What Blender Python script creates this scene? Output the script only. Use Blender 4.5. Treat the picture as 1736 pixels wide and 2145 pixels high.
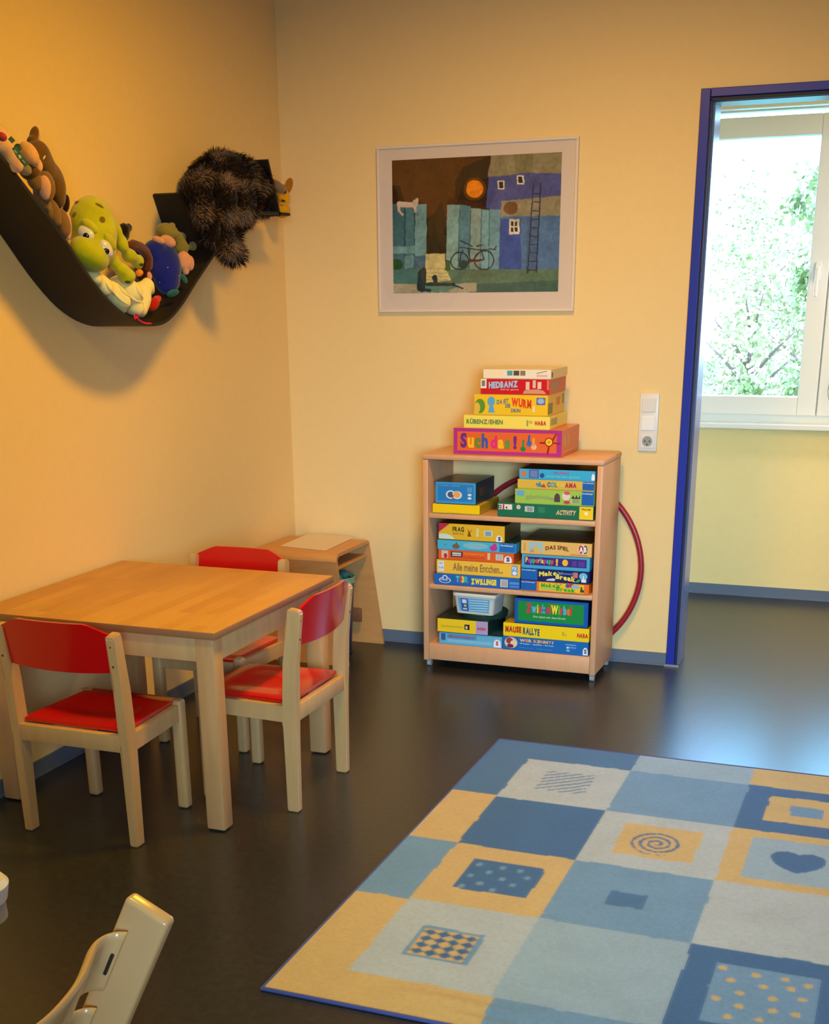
import bpy, bmesh, math, random
import numpy as np
from mathutils import Vector, Matrix
random.seed(7); rng = np.random.default_rng(7)
PI = math.pi
sc = bpy.context.scene
for o in list(bpy.data.objects): bpy.data.objects.remove(o)
COL = sc.collection
# ------------------------------------------------------------------ camera
W, H = 1736, 2145
F, PX, PY = 2671.0, 842.41, 1590.87
yaw, pit, rol = -0.375153473, 0.350819097, -0.0116478501
CAM = Vector((2.48523071, -5.06035439, 1.43896987))
fw = Vector((math.sin(yaw)*math.cos(pit), math.cos(yaw)*math.cos(pit), -math.sin(pit)))
r0 = Vector((math.cos(yaw), -math.sin(yaw), 0)); u0 = r0.cross(fw)
RI = r0*math.cos(rol) + u0*math.sin(rol); UP = -r0*math.sin(rol) + u0*math.cos(rol)
cd = bpy.data.cameras.new('camera'); cam = bpy.data.objects.new('camera', cd); COL.objects.link(cam)
M = Matrix((RI, UP, -fw)).transposed().to_4x4(); M.translation = CAM; cam.matrix_world = M
cd.sensor_fit = 'AUTO'; cd.sensor_width = 36; cd.lens = F/H*36
cd.shift_x = (W/2-PX)/H; cd.shift_y = (PY-H/2)/H; cd.clip_start = .05
sc.camera = cam
def ray(px, py): return RI*((px-PX)/F) - UP*((py-PY)/F) + fw
def at(px, py, x=None, y=None, z=None):
    d = ray(px, py)
    t = (x-CAM.x)/d.x if x is not None else (y-CAM.y)/d.y if y is not None else (z-CAM.z)/d.z
    return CAM + d*t
# ------------------------------------------------------------------ light
sc.view_settings.view_transform = 'Standard'; sc.view_settings.look = 'None'
sc.view_settings.gamma = 1; sc.view_settings.use_curve_mapping = False
sc.view_settings.exposure = 0.0
wd = bpy.data.worlds.new('world'); sc.world = wd; wd.use_nodes = True
bg = wd.node_tree.nodes['Background']; bg.inputs[0].default_value = (.40, .51, 1, 1); bg.inputs[1].default_value = 12
def area(name, loc, target, sx, sy, power, col, shape='RECTANGLE', spread=PI):
    l = bpy.data.lights.new(name, 'AREA'); l.shape = shape; l.size = sx; l.size_y = sy; l.energy = power; l.color = col; l.spread = spread
    o = bpy.data.objects.new(name, l); COL.objects.link(o); o.location = loc
    o.rotation_euler = (Vector(target)-Vector(loc)).to_track_quat('-Z', 'Y').to_euler(); return o
area('window_light_side', (5.2, -4.2, 1.55), (1.6, -1.6, .0), 2.2, 1.3, 9.80, (0.857, 0.857, 1.000), spread=2.4)
area('window_light_rear', (3.2, -6.6, 1.45), (.85, 0, .12), 2.0, 1.2, 34.5, (.49, .76, 1), spread=.78)
area('ceiling_lamp_light', (1.45, -1.70, 2.73), (1.45, -1.70, 0), .34, .34, 44, (1, .495, .0), 'DISK', spread=2.9)
area('ceiling_fill_light', (1.5, -3.6, 2.73), (1.5, -3.6, 0), .4, .4, 16, (1, .95, .22), 'DISK', spread=2.9)  # added fill for the upper left wall; no second lamp known
area('far_window_light', (2.3, 2.6, 2.2), (2.1, .2, .3), 1.9, 1.5, 49.00, (0.043, 0.714, 1.000), spread=2.2)
area('far_room_fill_light', (3.0, .8, 2.4), (3.0, .8, 0), .3, .3, 23, (1, .76, .75), 'DISK', spread=2.8)  # added fill that brightens the far room; no lamp seen there
sc.cycles.max_bounces = 8; sc.cycles.use_denoising = True
sc.cycles.sample_clamp_indirect = 4.0
# ------------------------------------------------------------------ materials
def lin(c):
    return tuple((v/255/12.92 if v/255 <= .04045 else ((v/255+.055)/1.055)**2.4) for v in c)
MC = {}
def mat(name, rgb=(200, 200, 200), rough=.5, spec=.5, metal=0, bump=0, bscale=200, var=0, vscale=8, sheen=0, coat=0, stretch=None, attr=None):
    if name in MC: return MC[name]
    m = bpy.data.materials.new(name); m.use_nodes = True; nt = m.node_tree; b = nt.nodes['Principled BSDF']
    b.inputs['Roughness'].default_value = rough; b.inputs['Metallic'].default_value = metal
    b.inputs['Specular IOR Level'].default_value = spec
    b.inputs['Sheen Weight'].default_value = sheen; b.inputs['Coat Weight'].default_value = coat
    c = (*lin(rgb), 1); b.inputs['Base Color'].default_value = c
    tc = nt.nodes.new('ShaderNodeTexCoord'); src = tc.outputs['Object']
    if stretch:
        mp = nt.nodes.new('ShaderNodeMapping'); mp.inputs['Scale'].default_value = stretch
        nt.links.new(src, mp.inputs[0]); src = mp.outputs[0]
    csrc = None
    if attr:
        a = nt.nodes.new('ShaderNodeAttribute'); a.attribute_name = attr; csrc = a.outputs['Color']
        nt.links.new(csrc, b.inputs['Base Color'])
    if var:
        n = nt.nodes.new('ShaderNodeTexNoise'); n.inputs['Scale'].default_value = vscale; n.inputs['Detail'].default_value = 6
        nt.links.new(src, n.inputs['Vector'])
        rp = nt.nodes.new('ShaderNodeMapRange'); rp.inputs[1].default_value = .3; rp.inputs[2].default_value = .7
        rp.inputs[3].default_value = 1-var; rp.inputs[4].default_value = 1+var
        nt.links.new(n.outputs[0], rp.inputs[0])
        mx = nt.nodes.new('ShaderNodeVectorMath'); mx.operation = 'SCALE'
        if csrc: nt.links.new(csrc, mx.inputs[0])
        else: mx.inputs[0].default_value = c[:3]
        nt.links.new(rp.outputs[0], mx.inputs['Scale']); nt.links.new(mx.outputs[0], b.inputs['Base Color'])
    if bump:
        n2 = nt.nodes.new('ShaderNodeTexNoise'); n2.inputs['Scale'].default_value = bscale; n2.inputs['Detail'].default_value = 3
        nt.links.new(tc.outputs['Object'], n2.inputs['Vector'])
        bp = nt.nodes.new('ShaderNodeBump'); bp.inputs['Strength'].default_value = bump; bp.inputs['Distance'].default_value = .002
        nt.links.new(n2.outputs[0], bp.inputs['Height']); nt.links.new(bp.outputs[0], b.inputs['Normal'])
    MC[name] = m; return m
def flat(rgb, rough=.45): return mat('print_%d_%d_%d' % tuple(rgb), rgb, rough, .4)
# ------------------------------------------------------------------ mesh helpers
class MB:
    def __init__(s): s.b = bmesh.new(); s.mats = []
    def mi(s, m):
        if m is None: return 0
        if m not in s.mats: s.mats.append(m)
        return s.mats.index(m)
    def _m(s, verts, m):
        i = s.mi(m)
        for v in verts:
            for f in v.link_faces: f.material_index = i
    def box(s, a, b, m=None, bev=0, mtx=None, seg=2):
        a = Vector(a); b = Vector(b); d = b-a
        r = bmesh.ops.create_cube(s.b, size=1, matrix=Matrix.Translation((a+b)/2) @ Matrix.Diagonal((*d, 1)))
        vs = r['verts']; s._m(vs, m)
        if bev:
            es = {e for v in vs for e in v.link_edges}
            q = bmesh.ops.bevel(s.b, geom=list(es), offset=bev, segments=seg, profile=.5, affect='EDGES', material=-1)
            vs = list({v for f in q['faces'] for v in f.verts} | {v for v in vs if v.is_valid})
        if mtx is not None: bmesh.ops.transform(s.b, matrix=mtx, verts=vs)
        return vs
    def sph(s, c, r, m=None, rot=None, seg=20):
        R = (rot or Matrix.Identity(3)).to_4x4(); r = (r, r, r) if not hasattr(r, '__len__') else r
        q = bmesh.ops.create_uvsphere(s.b, u_segments=seg, v_segments=max(8, seg*2//3), radius=1, matrix=Matrix.Translation(c) @ R @ Matrix.Diagonal((*r, 1)))
        s._m(q['verts'], m); return q['verts']
    def cyl(s, c0, c1, r0, r1=None, m=None, seg=24, cap=True):
        c0 = Vector(c0); c1 = Vector(c1); d = c1-c0; r1 = r0 if r1 is None else r1
        R = d.to_track_quat('Z', 'Y').to_matrix().to_4x4()
        q = bmesh.ops.create_cone(s.b, cap_ends=cap, segments=seg, radius1=r0, radius2=r1, depth=d.length, matrix=Matrix.Translation((c0+c1)/2) @ R)
        s._m(q['verts'], m); return q['verts']
    def prism(s, pts, off, m=None):
        """closed polygon of 3d pts, extruded by vector off"""
        off = Vector(off); n = len(pts); i = s.mi(m)
        A = [s.b.verts.new(Vector(p)) for p in pts]; B = [s.b.verts.new(Vector(p)+off) for p in pts]
        fs = [s.b.faces.new(A), s.b.faces.new(B[::-1])]
        for k in range(n): fs.append(s.b.faces.new((A[k], B[k], B[(k+1) % n], A[(k+1) % n])))
        for f in fs: f.material_index = i
        return A+B
    def poly(s, pts, m=None):
        f = s.b.faces.new([s.b.verts.new(Vector(p)) for p in pts]); f.material_index = s.mi(m); return f
    def tube(s, pts, r, m=None, seg=10, closed=False):
        pts = [Vector(p) for p in pts]; n = len(pts); rings = []; i = s.mi(m); prev = None
        for k, p in enumerate(pts):
            a = pts[(k-1) % n] if (closed or k > 0) else p; b = pts[(k+1) % n] if (closed or k < n-1) else p
            t = (b-a).normalized()
            ref = prev if prev is not None else (Vector((0, 0, 1)) if abs(t.z) < .9 else Vector((1, 0, 0)))
            x = (ref - t*ref.dot(t)).normalized(); y = t.cross(x); prev = x
            rr = r[k] if hasattr(r, '__len__') else r
            rings.append([s.b.verts.new(p + (x*math.cos(q*2*PI/seg) + y*math.sin(q*2*PI/seg))*rr) for q in range(seg)])
        rng_ = range(n if closed else n-1)
        for k in rng_:
            A = rings[k]; B = rings[(k+1) % n]
            for q in range(seg):
                f = s.b.faces.new((A[q], A[(q+1) % seg], B[(q+1) % seg], B[q])); f.material_index = i
        if not closed:
            for rr in (rings[0][::-1], rings[-1]): s.b.faces.new(rr).material_index = i
    def grid(s, rows, m=None, thick=None):
        """rows of 3d points -> surface"""
        i = s.mi(m); V = [[s.b.verts.new(Vector(p)) for p in r] for r in rows]
        for a in range(len(V)-1):
            for b in range(len(V[0])-1):
                s.b.faces.new((V[a][b], V[a+1][b], V[a+1][b+1], V[a][b+1])).material_index = i
    def build(s, name, m=None, parent=None, smooth=False, loc=None):
        me = bpy.data.meshes.new(name)
        bmesh.ops.recalc_face_normals(s.b, faces=s.b.faces)
        s.b.to_mesh(me); s.b.free()
        for x in (s.mats or [m]): me.materials.append(x)
        o = bpy.data.objects.new(name, me); COL.objects.link(o)
        if parent is not None: o.parent = parent
        if loc is not None: o.location = loc
        if smooth:
            if smooth is True: me.shade_smooth()
            else:
                me.shade_smooth(); 
                try: me.set_sharp_from_angle(angle=math.radians(smooth))
                except Exception: pass
        return o
def tag(o, label=None, cat=None, group=None, kind=None):
    if label: o['label'] = label
    if cat: o['category'] = cat
    if group: o['group'] = group
    if kind: o['kind'] = kind
    return o
def struct(o): o['kind'] = 'structure'; return o
def empty(name, loc=(0, 0, 0), rz=0, label=None, cat=None, group=None):
    o = bpy.data.objects.new(name, None); COL.objects.link(o); o.location = loc; o.rotation_euler = (0, 0, rz); o.empty_display_size = .05
    return tag(o, label, cat, group)
def eval_mesh(o):
    bpy.context.view_layer.update(); dg = bpy.context.evaluated_depsgraph_get()
    return bpy.data.meshes.new_from_object(o.evaluated_get(dg))
def copy_tree(o, parent=None):
    c = o.copy(); COL.objects.link(c); c.parent = parent
    for ch in list(o.children): copy_tree(ch, c)
    return c
# ------------------------------------------------------------------ structure
wallm = mat('wall_paint', (239, 211, 152), .8, .15, bump=.12, bscale=220, var=.012, vscale=30)
wallf = mat('wall_paint_far', (243, 222, 160), .8, .15, bump=.12, bscale=220, var=.012, vscale=30)
ceilm = mat('ceiling_paint', (216, 202, 170), .8, .2, bump=.1)
basem = mat('baseboard_vinyl', (98, 112, 134), .45, .4)
floorm = mat('floor_linoleum', (42, 43, 46), .28, .55, var=.28, vscale=55, bump=.06, bscale=300)
XR, YB, ZC = 5.3, -6.7, 2.8
DX0, DX1, DZ = 1.684, 2.62, 2.07     # clear opening at the front face of the frame
T = .14
def slab(name, a, b, m): q = MB(); q.box(a, b, m); return struct(q.build(name))
slab('floor', (-.2, YB-.2, -.12), (XR+.2, 2.0, 0), floorm)
slab('ceiling', (-.2, YB-.2, ZC), (XR+.2, T, ZC+.12), ceilm)
slab('wall_left', (-.15, YB-.15, 0), (0, 0, ZC), wallm)
q = MB(); a0, a1 = 1.66, 2.70
q.box((-.15, 0, 0), (a0, T, ZC), wallm); q.box((a1, 0, 0), (XR+.15, T, ZC), wallm); q.box((a0, 0, 2.09), (a1, T, ZC), wallm)
struct(q.build('wall_back'))
def holed(name, axis, c0, c1, lo, hi, holes_lo, holes_hi, zlo, zhi, top=ZC, wallm=wallm):
    q = MB()
    def bx(a, b, z0, z1):
        if axis == 'x': q.box((c0, a, z0), (c1, b, z1), wallm)
        else: q.box((a, c0, z0), (b, c1, z1), wallm)
    bx(lo, holes_lo, 0, top); bx(holes_hi, hi, 0, top); bx(holes_lo, holes_hi, 0, zlo); bx(holes_lo, holes_hi, zhi, top)
    return struct(q.build(name))
slab('wall_right', (XR, YB, 0), (XR+.15, 0, ZC), wallm)
slab('wall_rear', (-.15, YB-.15, 0), (XR+.15, YB, ZC), wallm)
for nm_, axis, a, b, z0, z1 in (('window_2', 'x', -5.4, -3.0, .8, 2.3), ('window_3', 'y', 2.1, 4.3, .8, 2.4)):
    fm_ = mat('window_frame_plastic', (236, 238, 232), .35, .5); bl_ = mat('added_blind_white', (230, 232, 235), .8)
    def wb(q, u0, u1, d0, d1, w0, w1, m):
        if axis == 'x': q.box((XR-d1, u0, w0), (XR-d0, u1, w1), m, .003)
        else: q.box((u0, YB+d0, w0), (u1, YB+d1, w1), m, .003)
    q = MB()
    wb(q, a, a+.07, 0, .04, z0, z1, fm_); wb(q, b-.07, b, 0, .04, z0, z1, fm_); wb(q, a+.07, b-.07, 0, .04, z0, z0+.07, fm_); wb(q, a+.07, b-.07, 0, .04, z1-.07, z1, fm_); wb(q, (a+b)/2-.04, (a+b)/2+.04, 0, .04, z0+.07, z1-.07, fm_)
    wn_ = struct(q.build(nm_)); q = MB(); wb(q, a+.07, b-.07, .001, .012, z0+.07, z1-.07, bl_); q.build('added_blind', parent=wn_)  # opaque blind added out of view, on solid wall behind the window light
# far room
FY = 1.385; FZ = 2.5
slab('wall_far_left', (.55, T, 0), (.7, FY+.2, FZ), wallf)
slab('wall_far_right', (3.7, T, 0), (3.85, FY+.2, FZ), wallf)
holed('wall_far', 'y', FY, FY+.2, .55, 3.85, 1.15, 3.2, .82, 2.26, FZ, wallf)
slab('ceiling_far', (.55, T, FZ), (3.85, FY+.2, FZ+.1), ceilm)
def bb(name, pts, n):
    q = MB()
    (x0, y0), (x1, y1) = pts
    nx, ny = n
    q.box((min(x0, x1, x0+nx*.008), min(y0, y1, y0+ny*.008), 0), (max(x0, x1, x0+nx*.008), max(y0, y1, y0+ny*.008), .052), basem, .001)
    q.box((min(x0, x1, x0+nx*.014), min(y0, y1, y0+ny*.014), 0), (max(x0, x1, x0+nx*.014), max(y0, y1, y0+ny*.014), .008), basem, .001)
    return struct(q.build(name))
bb('baseboard_back', ((.0, 0), (1.652, 0)), (0, -1)); bb('baseboard_left', ((0, YB), (0, -.01)), (1, 0))
bb('baseboard_far', ((.7, FY), (3.7, FY)), (0, -1)); bb('baseboard_right_part', ((2.66, 0), (XR, 0)), (0, -1))
# door frame
blue = mat('door_frame_enamel', (28, 48, 168), .35, .5)
jambm = mat('door_jamb_enamel', (92, 108, 150), .22, .6)
sealm = mat('door_seal_rubber', (20, 28, 50), .6)
q = MB()
q.box((1.653, -.012, 0), (1.686, .02, 2.10), blue, .002); q.box((2.625, -.012, 0), (2.658, .02, 2.10), blue, .002)
q.box((1.6875, -.012, 2.072), (2.6235, .02, 2.10), blue, .002)
door = struct(q.build('door_1'))
q = MB()
q.box((1.684, .018, 0), (1.702, T+.01, 2.068), jambm, .002); q.box((2.609, .018, 0), (2.627, T+.01, 2.068), jambm, .002)
q.box((1.684, .018, 2.058), (2.627, T+.01, 2.075), blue, .002)
q.build('door_jamb', parent=door)
q = MB()
q.box((1.6865, -.004, 0), (1.693, .024, 2.066), sealm, .001); q.box((2.618, -.004, 0), (2.6245, .024, 2.066), sealm, .001); q.box((1.6865, -.004, 2.060), (2.6245, .024, 2.0715), sealm, .001)
q.build('door_seal', parent=door)
q = MB()
q.box((1.648, -.0145, 0), (1.706, -.0125, .008), mat('threshold_strip', (200, 200, 205), .3, metal=.6), 0)
q.build('floor_strip', parent=door)
for lx, ly in ((1.45, -1.70), (1.5, -3.6)):
    lp = empty('ceiling_lamp', (lx, ly, ZC), 0, 'round ceiling lamp above the low table' if ly > -3 else 'added round housing for the fill light nearer the rear wall', 'lamp')  # the one nearer the rear wall is an added housing for the fill
    q = MB(); q.cyl((0, 0, -.06), (0, 0, 0), .20, .20, mat('lamp_housing', (220, 220, 215), .4), 40); q.build('lamp_housing', parent=lp, smooth=40)
    q = MB(); q.tube([(.2*math.cos(a*PI/20), .2*math.sin(a*PI/20), -.06) for a in range(40)], .008, mat('lamp_housing'), 8, True); q.build('lamp_rim', parent=lp, smooth=True)
# far window
pvc = mat('window_frame_plastic', (212, 212, 190), .35, .5)
gasket = mat('window_gasket', (50, 80, 90), .6)
q = MB(); y0 = 1.40; y1 = 1.455
def fr(x0, x1, z0, z1, w, ya, yb, m):
    q.box((x0, ya, z0), (x0+w, yb, z1), m, .004); q.box((x1-w, ya, z0), (x1, yb, z1), m, .004)
    q.box((x0+w, ya+.0005, z0), (x1-w, yb, z0+w), m, .004); q.box((x0+w, ya+.0005, z1-w), (x1-w, yb, z1), m, .004)
fr(1.16, 3.19, .835, 2.25, .07, y0+.01, y1+.03, pvc)
q.box((2.03, y0+.01, .90), (2.08, y1+.03, 2.19), pvc, .003)
win = struct(q.build('window_1'))
q = MB(); fr(1.22, 2.044, .875, 2.158, .085, y0-.012, y1, pvc); q.build('window_sash', parent=win)
q = MB(); fr(2.05, 3.13, .875, 2.158, .085, y0-.012, y1, pvc); q.build('window_sash', parent=win)
q = MB(); fr(1.303, 1.961, .956, 2.077, .004, y0+.01, y0+.03, gasket); q.build('window_gasket', parent=win)
gl = bpy.data.materials.new('window_glass'); gl.use_nodes = True; nt = gl.node_tree; nt.nodes.clear()
o_ = nt.nodes.new('ShaderNodeOutputMaterial'); mxs = nt.nodes.new('ShaderNodeMixShader'); tr = nt.nodes.new('ShaderNodeBsdfTransparent'); gs = nt.nodes.new('ShaderNodeBsdfGlossy'); fn = nt.nodes.new('ShaderNodeLayerWeight')
gs.inputs['Roughness'].default_value = .02; fn.inputs[0].default_value = .5
pw = nt.nodes.new('ShaderNodeMath'); pw.operation = 'POWER'; pw.inputs[1].default_value = 4; ma = nt.nodes.new('ShaderNodeMath'); ma.operation = 'MULTIPLY_ADD'; ma.inputs[1].default_value = .7; ma.inputs[2].default_value = .045
nt.links.new(fn.outputs['Facing'], pw.inputs[0]); nt.links.new(pw.outputs[0], ma.inputs[0]); nt.links.new(ma.outputs[0], mxs.inputs[0]); nt.links.new(tr.outputs[0], mxs.inputs[1]); nt.links.new(gs.outputs[0], mxs.inputs[2]); nt.links.new(mxs.outputs[0], o_.inputs[0])
q = MB(); q.poly([(1.30, y0+.02, .955), (1.962, y0+.02, .955), (1.962, y0+.02, 2.078), (1.30, y0+.02, 2.078)], gl); q.build('window_pane', parent=win)
q = MB(); q.poly([(2.13, y0+.02, .955), (3.05, y0+.02, .955), (3.05, y0+.02, 2.078), (2.13, y0+.02, 2.078)], gl); q.build('window_pane', parent=win)
q = MB()
q.box((1.985, y0-.02, 1.47), (2.01, y0-.01, 1.55), pvc, .003); q.box((1.99, y0-.05, 1.50), (2.004, y0-.012, 1.53), pvc, .003)
q.box((1.989, y0-.055, 1.40), (2.006, y0-.04, 1.53), pvc, .005); q.build('window_handle', mat('x'), win)
q = MB(); q.box((1.10, FY-.05, .812), (3.25, y0+.01, .837), mat('window_sill_white', (232, 236, 230), .3), .004); q.build('window_sill', parent=win)
q = MB(); q.box((1.2, FY-.055, 2.185), (1.985, FY-.004, 2.275), pvc, .006); q.build('blind_cassette', parent=win)
# wire ring in window
q = MB(); c = Vector((2.205, FY-.01, .995)); wire = mat('dark_wire', (70, 85, 80), .4)
for R_ in (.112, .072):
    q.tube([c+Vector((R_*math.cos(a*PI/24), 0, R_*math.sin(a*PI/24))) for a in range(48)], .0012, wire, 6, True)
q.tube([c+Vector((0, 0, .112)), c+Vector((0, 0, .9))], .0006, wire, 5)
tag(q.build('wire_ring'), 'thin dark wire ring hanging before the white window frame at the right edge', 'decoration')
# outside
q = MB(); q.box((-12, 1.9, -.35), (16, 30, -.3), mat('lawn_grass', (96, 130, 62), .9, var=.2, vscale=3)); tag(q.build('lawn'), kind='stuff'); bpy.data.objects['lawn']['label'] = 'bright green lawn outside the window'; bpy.data.objects['lawn']['category'] = 'grass'
def tree(x, y, z0, h, spread, n, leafm, label, seed):
    r = random.Random(seed); root = empty('leafy_tree', (x, y, z0), 0, label, 'tree', None)
    q = MB(); bk = mat('tree_bark', (120, 110, 90), .9)
    q.tube([(0, 0, 0), (.03, .02, h*.4), (-.02, .0, h*.75)], [.05, .035, .015], bk, 8)
    for k in range(9):
        a = r.uniform(0, 2*PI); zz = h*r.uniform(.2, .7)
        q.tube([(0, 0, zz), (spread*.5*math.cos(a), spread*.5*math.sin(a), zz+h*.12), (spread*.9*math.cos(a), spread*.9*math.sin(a), zz+h*.2)], [.02, .012, .004], bk, 5)
    q.build('trunk', parent=root, smooth=True)
    q = MB(); cl = [(Vector((r.gauss(0, spread*.45), r.gauss(0, spread*.45), h*r.uniform(.18, 1.0))), r.uniform(.12, .3)*spread) for _ in range(34)]
    for k in range(n):
        c, s = r.choice(cl); p = c + Vector((r.gauss(0, s), r.gauss(0, s), r.gauss(0, s)))
        d = Vector((r.gauss(0, 1), r.gauss(0, 1), r.gauss(0, 1))).normalized(); e = d.cross(Vector((r.gauss(0, 1), r.gauss(0, 1), r.gauss(0, 1)))).normalized()
        L = r.uniform(.03, .065)
        if p.z < .08: continue
        q.poly([p, p+d*L*.5+e*L*.35, p+d*L, p+d*L*.5-e*L*.35], leafm)
    q.build('foliage', parent=root)
lf1 = mat('leaf_green', (132, 160, 96), .6, var=.3, vscale=3); lf2 = mat('leaf_green_pale', (178, 190, 134), .6, var=.25, vscale=3)
tree(1.92, 4.4, -.3, 2.5, .33, 4600, lf1, 'slender green tree outside, at the right of the window pane', 3)
tree(1.15, 6.3, -.3, 1.95, .42, 4800, lf2, 'low pale green bush outside, at the lower left of the window pane', 5)
tree(1.45, 8.6, -.3, 1.9, .5, 4200, lf2, 'green bush outside between the low bush and the slender tree', 9)
tree(.55, 11.5, -.3, 2.7, .6, 3500, lf1, 'distant pale tree outside behind the low bush', 12)
# switch plate
q = MB(); sw = mat('switch_plastic', (228, 228, 224), .35); swb = mat('switch_rocker_plastic', (244, 246, 248), .25)
q.box((1.493, -.010, .852), (1.566, 0, 1.068), sw, .003)
sp = tag(q.build('switch_plate', smooth=30), 'white wall plate with two switches above a power socket, beside blue door frame', 'switch')
q = MB(); q.box((1.503, -.014, .999), (1.556, -.009, 1.052), sw, .002); q.build('rocker_switch', parent=sp)
q = MB(); q.box((1.503, -.014, .931), (1.556, -.009, .984), swb, .002); q.build('rocker_switch', parent=sp)
q = MB(); q.box((1.503, -.012, .863), (1.556, -.009, .916), sw, .002)
q.tube([(1.5295+.0205*math.cos(a*PI/16), -.012, .8895+.0205*math.sin(a*PI/16)) for a in range(32)], .0018, sw, 6, True)
dk = mat('socket_hole', (25, 25, 28), .6); gy = mat('socket_recess', (150, 158, 155), .4)
q.cyl((1.5295, -.0118, .8895), (1.5295, -.0125, .8895), .0195, m=gy)
for dx, dz in ((-.009, 0), (.009, 0), (0, -.012)): q.cyl((1.5295+dx, -.0124, .8895+dz), (1.5295+dx, -.0130, .8895+dz), .0028, m=dk, seg=10)
q.build('power_socket', parent=sp)
# ------------------------------------------------------------------ raster helper (colours stored on a fine mesh)
def raster_mesh(name, nu, nv, P0, U, V, img, m, parent=None):
    """grid of nu*nv quads; img[nv,nu,3] linear colours per face (v downwards)"""
    uu, vv = np.meshgrid(np.linspace(0, 1, nu+1), np.linspace(0, 1, nv+1))
    co = np.array(P0)[None, None] + uu[..., None]*np.array(U) + vv[..., None]*np.array(V)
    co = co.reshape(-1, 3)
    idx = np.arange((nu+1)*(nv+1)).reshape(nv+1, nu+1)
    f = np.stack([idx[:-1, :-1], idx[1:, :-1], idx[1:, 1:], idx[:-1, 1:]], -1).reshape(-1, 4)
    me = bpy.data.meshes.new(name); me.from_pydata(co.tolist(), [], f.tolist())
    at_ = me.color_attributes.new('paint', 'FLOAT_COLOR', 'CORNER')
    c = np.ones((nu*nv, 4, 4), np.float32); c[..., :3] = img.reshape(-1, 1, 3)
    at_.data.foreach_set('color', c.ravel()); me.materials.append(m); me.update()
    o = bpy.data.objects.new(name, me); COL.objects.link(o)
    if parent is not None: o.parent = parent
    return o
def in_poly(X, Y, pts):
    ins = np.zeros(X.shape, bool); n = len(pts); j = n-1
    for i in range(n):
        xi, yi = pts[i]; xj, yj = pts[j]
        if yi != yj: ins ^= ((yi > Y) != (yj > Y)) & (X < (xj-xi)*(Y-yi)/(yj-yi)+xi)
        j = i
    return ins
def seg_d(X, Y, a, b):
    ax, ay = a; bx, by = b; dx, dy = bx-ax, by-ay; L = dx*dx+dy*dy+1e-9
    t = np.clip(((X-ax)*dx+(Y-ay)*dy)/L, 0, 1); return np.hypot(X-ax-t*dx, Y-ay-t*dy)
def blur_noise(h, w, s, seed):
    r = np.random.default_rng(seed); a = r.normal(size=(h//s+3, w//s+3))
    yy = np.linspace(0, a.shape[0]-1.01, h); xx = np.linspace(0, a.shape[1]-1.01, w)
    yi = yy.astype(int); xi = xx.astype(int); fy = (yy-yi)[:, None]; fx = (xx-xi)[None]
    return (a[yi][:, xi]*(1-fy)*(1-fx)+a[yi+1][:, xi]*fy*(1-fx)+a[yi][:, xi+1]*(1-fy)*fx+a[yi+1][:, xi+1]*fy*fx)
# ------------------------------------------------------------------ rug
RX0, RX1, RY0, RY1, RZ = 1.292, 2.655, -2.885, -1.125, .009
nu, nv = 272, 352
X, Y = np.meshgrid(np.linspace(RX0, RX1, nu), np.linspace(RY1, RY0, nv))
Xw = X + .002*blur_noise(nv, nu, 9, 1); Yw = Y + .002*blur_noise(nv, nu, 9, 2)
LA = lambda *c: np.array(lin(c))
cY = LA(190, 166, 108); cN = LA(48, 94, 154); cM = LA(100, 142, 190); cL = LA(138, 168, 198); cG = LA(164, 180, 198); cD = LA(58, 104, 160)
img = np.zeros((nv, nu, 3)); img[:] = cN
def R(x0, x1, y0, y1, c): img[(Xw >= x0) & (Xw < x1) & (Yw >= y0) & (Yw < y1)] = c
xs = [1.437, 1.773, 2.140, 2.505]; ys = [-1.276, -1.63, -1.998, -2.36, -2.752]
R(RX0-1, 1.773, ys[0], 0, cD); R(1.773, 2.14, ys[0], 0, cL); R(2.14, 2.505, ys[0], 0, cY); R(2.505, 3, ys[0], 0, cD)
R(0, xs[0], ys[1]+.011, ys[0], cD); R(0, xs[0], ys[2]+.003, ys[1]+.011, cY); R(0, xs[0], ys[3]-.01, ys[2]+.003, cM); R(0, xs[0], -3, ys[3]-.01, cY)
R(xs[0], 1.785, -3, ys[4], cY); R(1.785, 3, -3, ys[4], cM)
cells = [[cG, cM, cN], [cN, cG, cY], [cY, cM, cG], [cG, cL, cN]]
for r_ in range(4):
    for c_ in range(3): R(xs[c_], xs[c_+1], ys[r_+1], ys[r_], cells[r_][c_])
for r_, c_ in enumerate([cY, cM, cN, cM]): R(2.505, 3, ys[r_+1], ys[r_], c_)
def sl(X0, m_, c): img[m_] = c
m_ = (Xw > 1.527) & (Xw < 1.683) & (Yw > -1.53) & (Yw < -1.36) & (np.mod((Xw*.75-Yw)*1, .030) < .009); img[m_] = cD
R(1.516, 1.712, -2.268, -2.082, cN)
for p in [(1.54, -2.113), (1.605, -2.112), (1.654, -2.116), (1.578, -2.152), (1.538, -2.186), (1.623, -2.18), (1.683, -2.152), (1.576, -2.223), (1.537, -2.253), (1.66, -2.206), (1.618, -2.251)]:
    img[np.hypot((X-p[0])/.009, (Y-p[1])/.012) < 1] = cM
R(1.85, 2.067, -1.918, -1.70, cY)
dx, dy = X-1.958, (Y+1.818)*.92; rr = np.hypot(dx, dy); th = np.arctan2(dy, dx)
m_ = (rr < .072) & (np.abs(np.mod(rr - .0225*(th/(2*PI)), .0225)-.011) < .0042) & (rr > .006); img[m_] = cN
R(1.903, 2.0, -2.23, -2.148, cD)
R(1.52, 1.682, -2.643, -2.49, cM)
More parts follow.
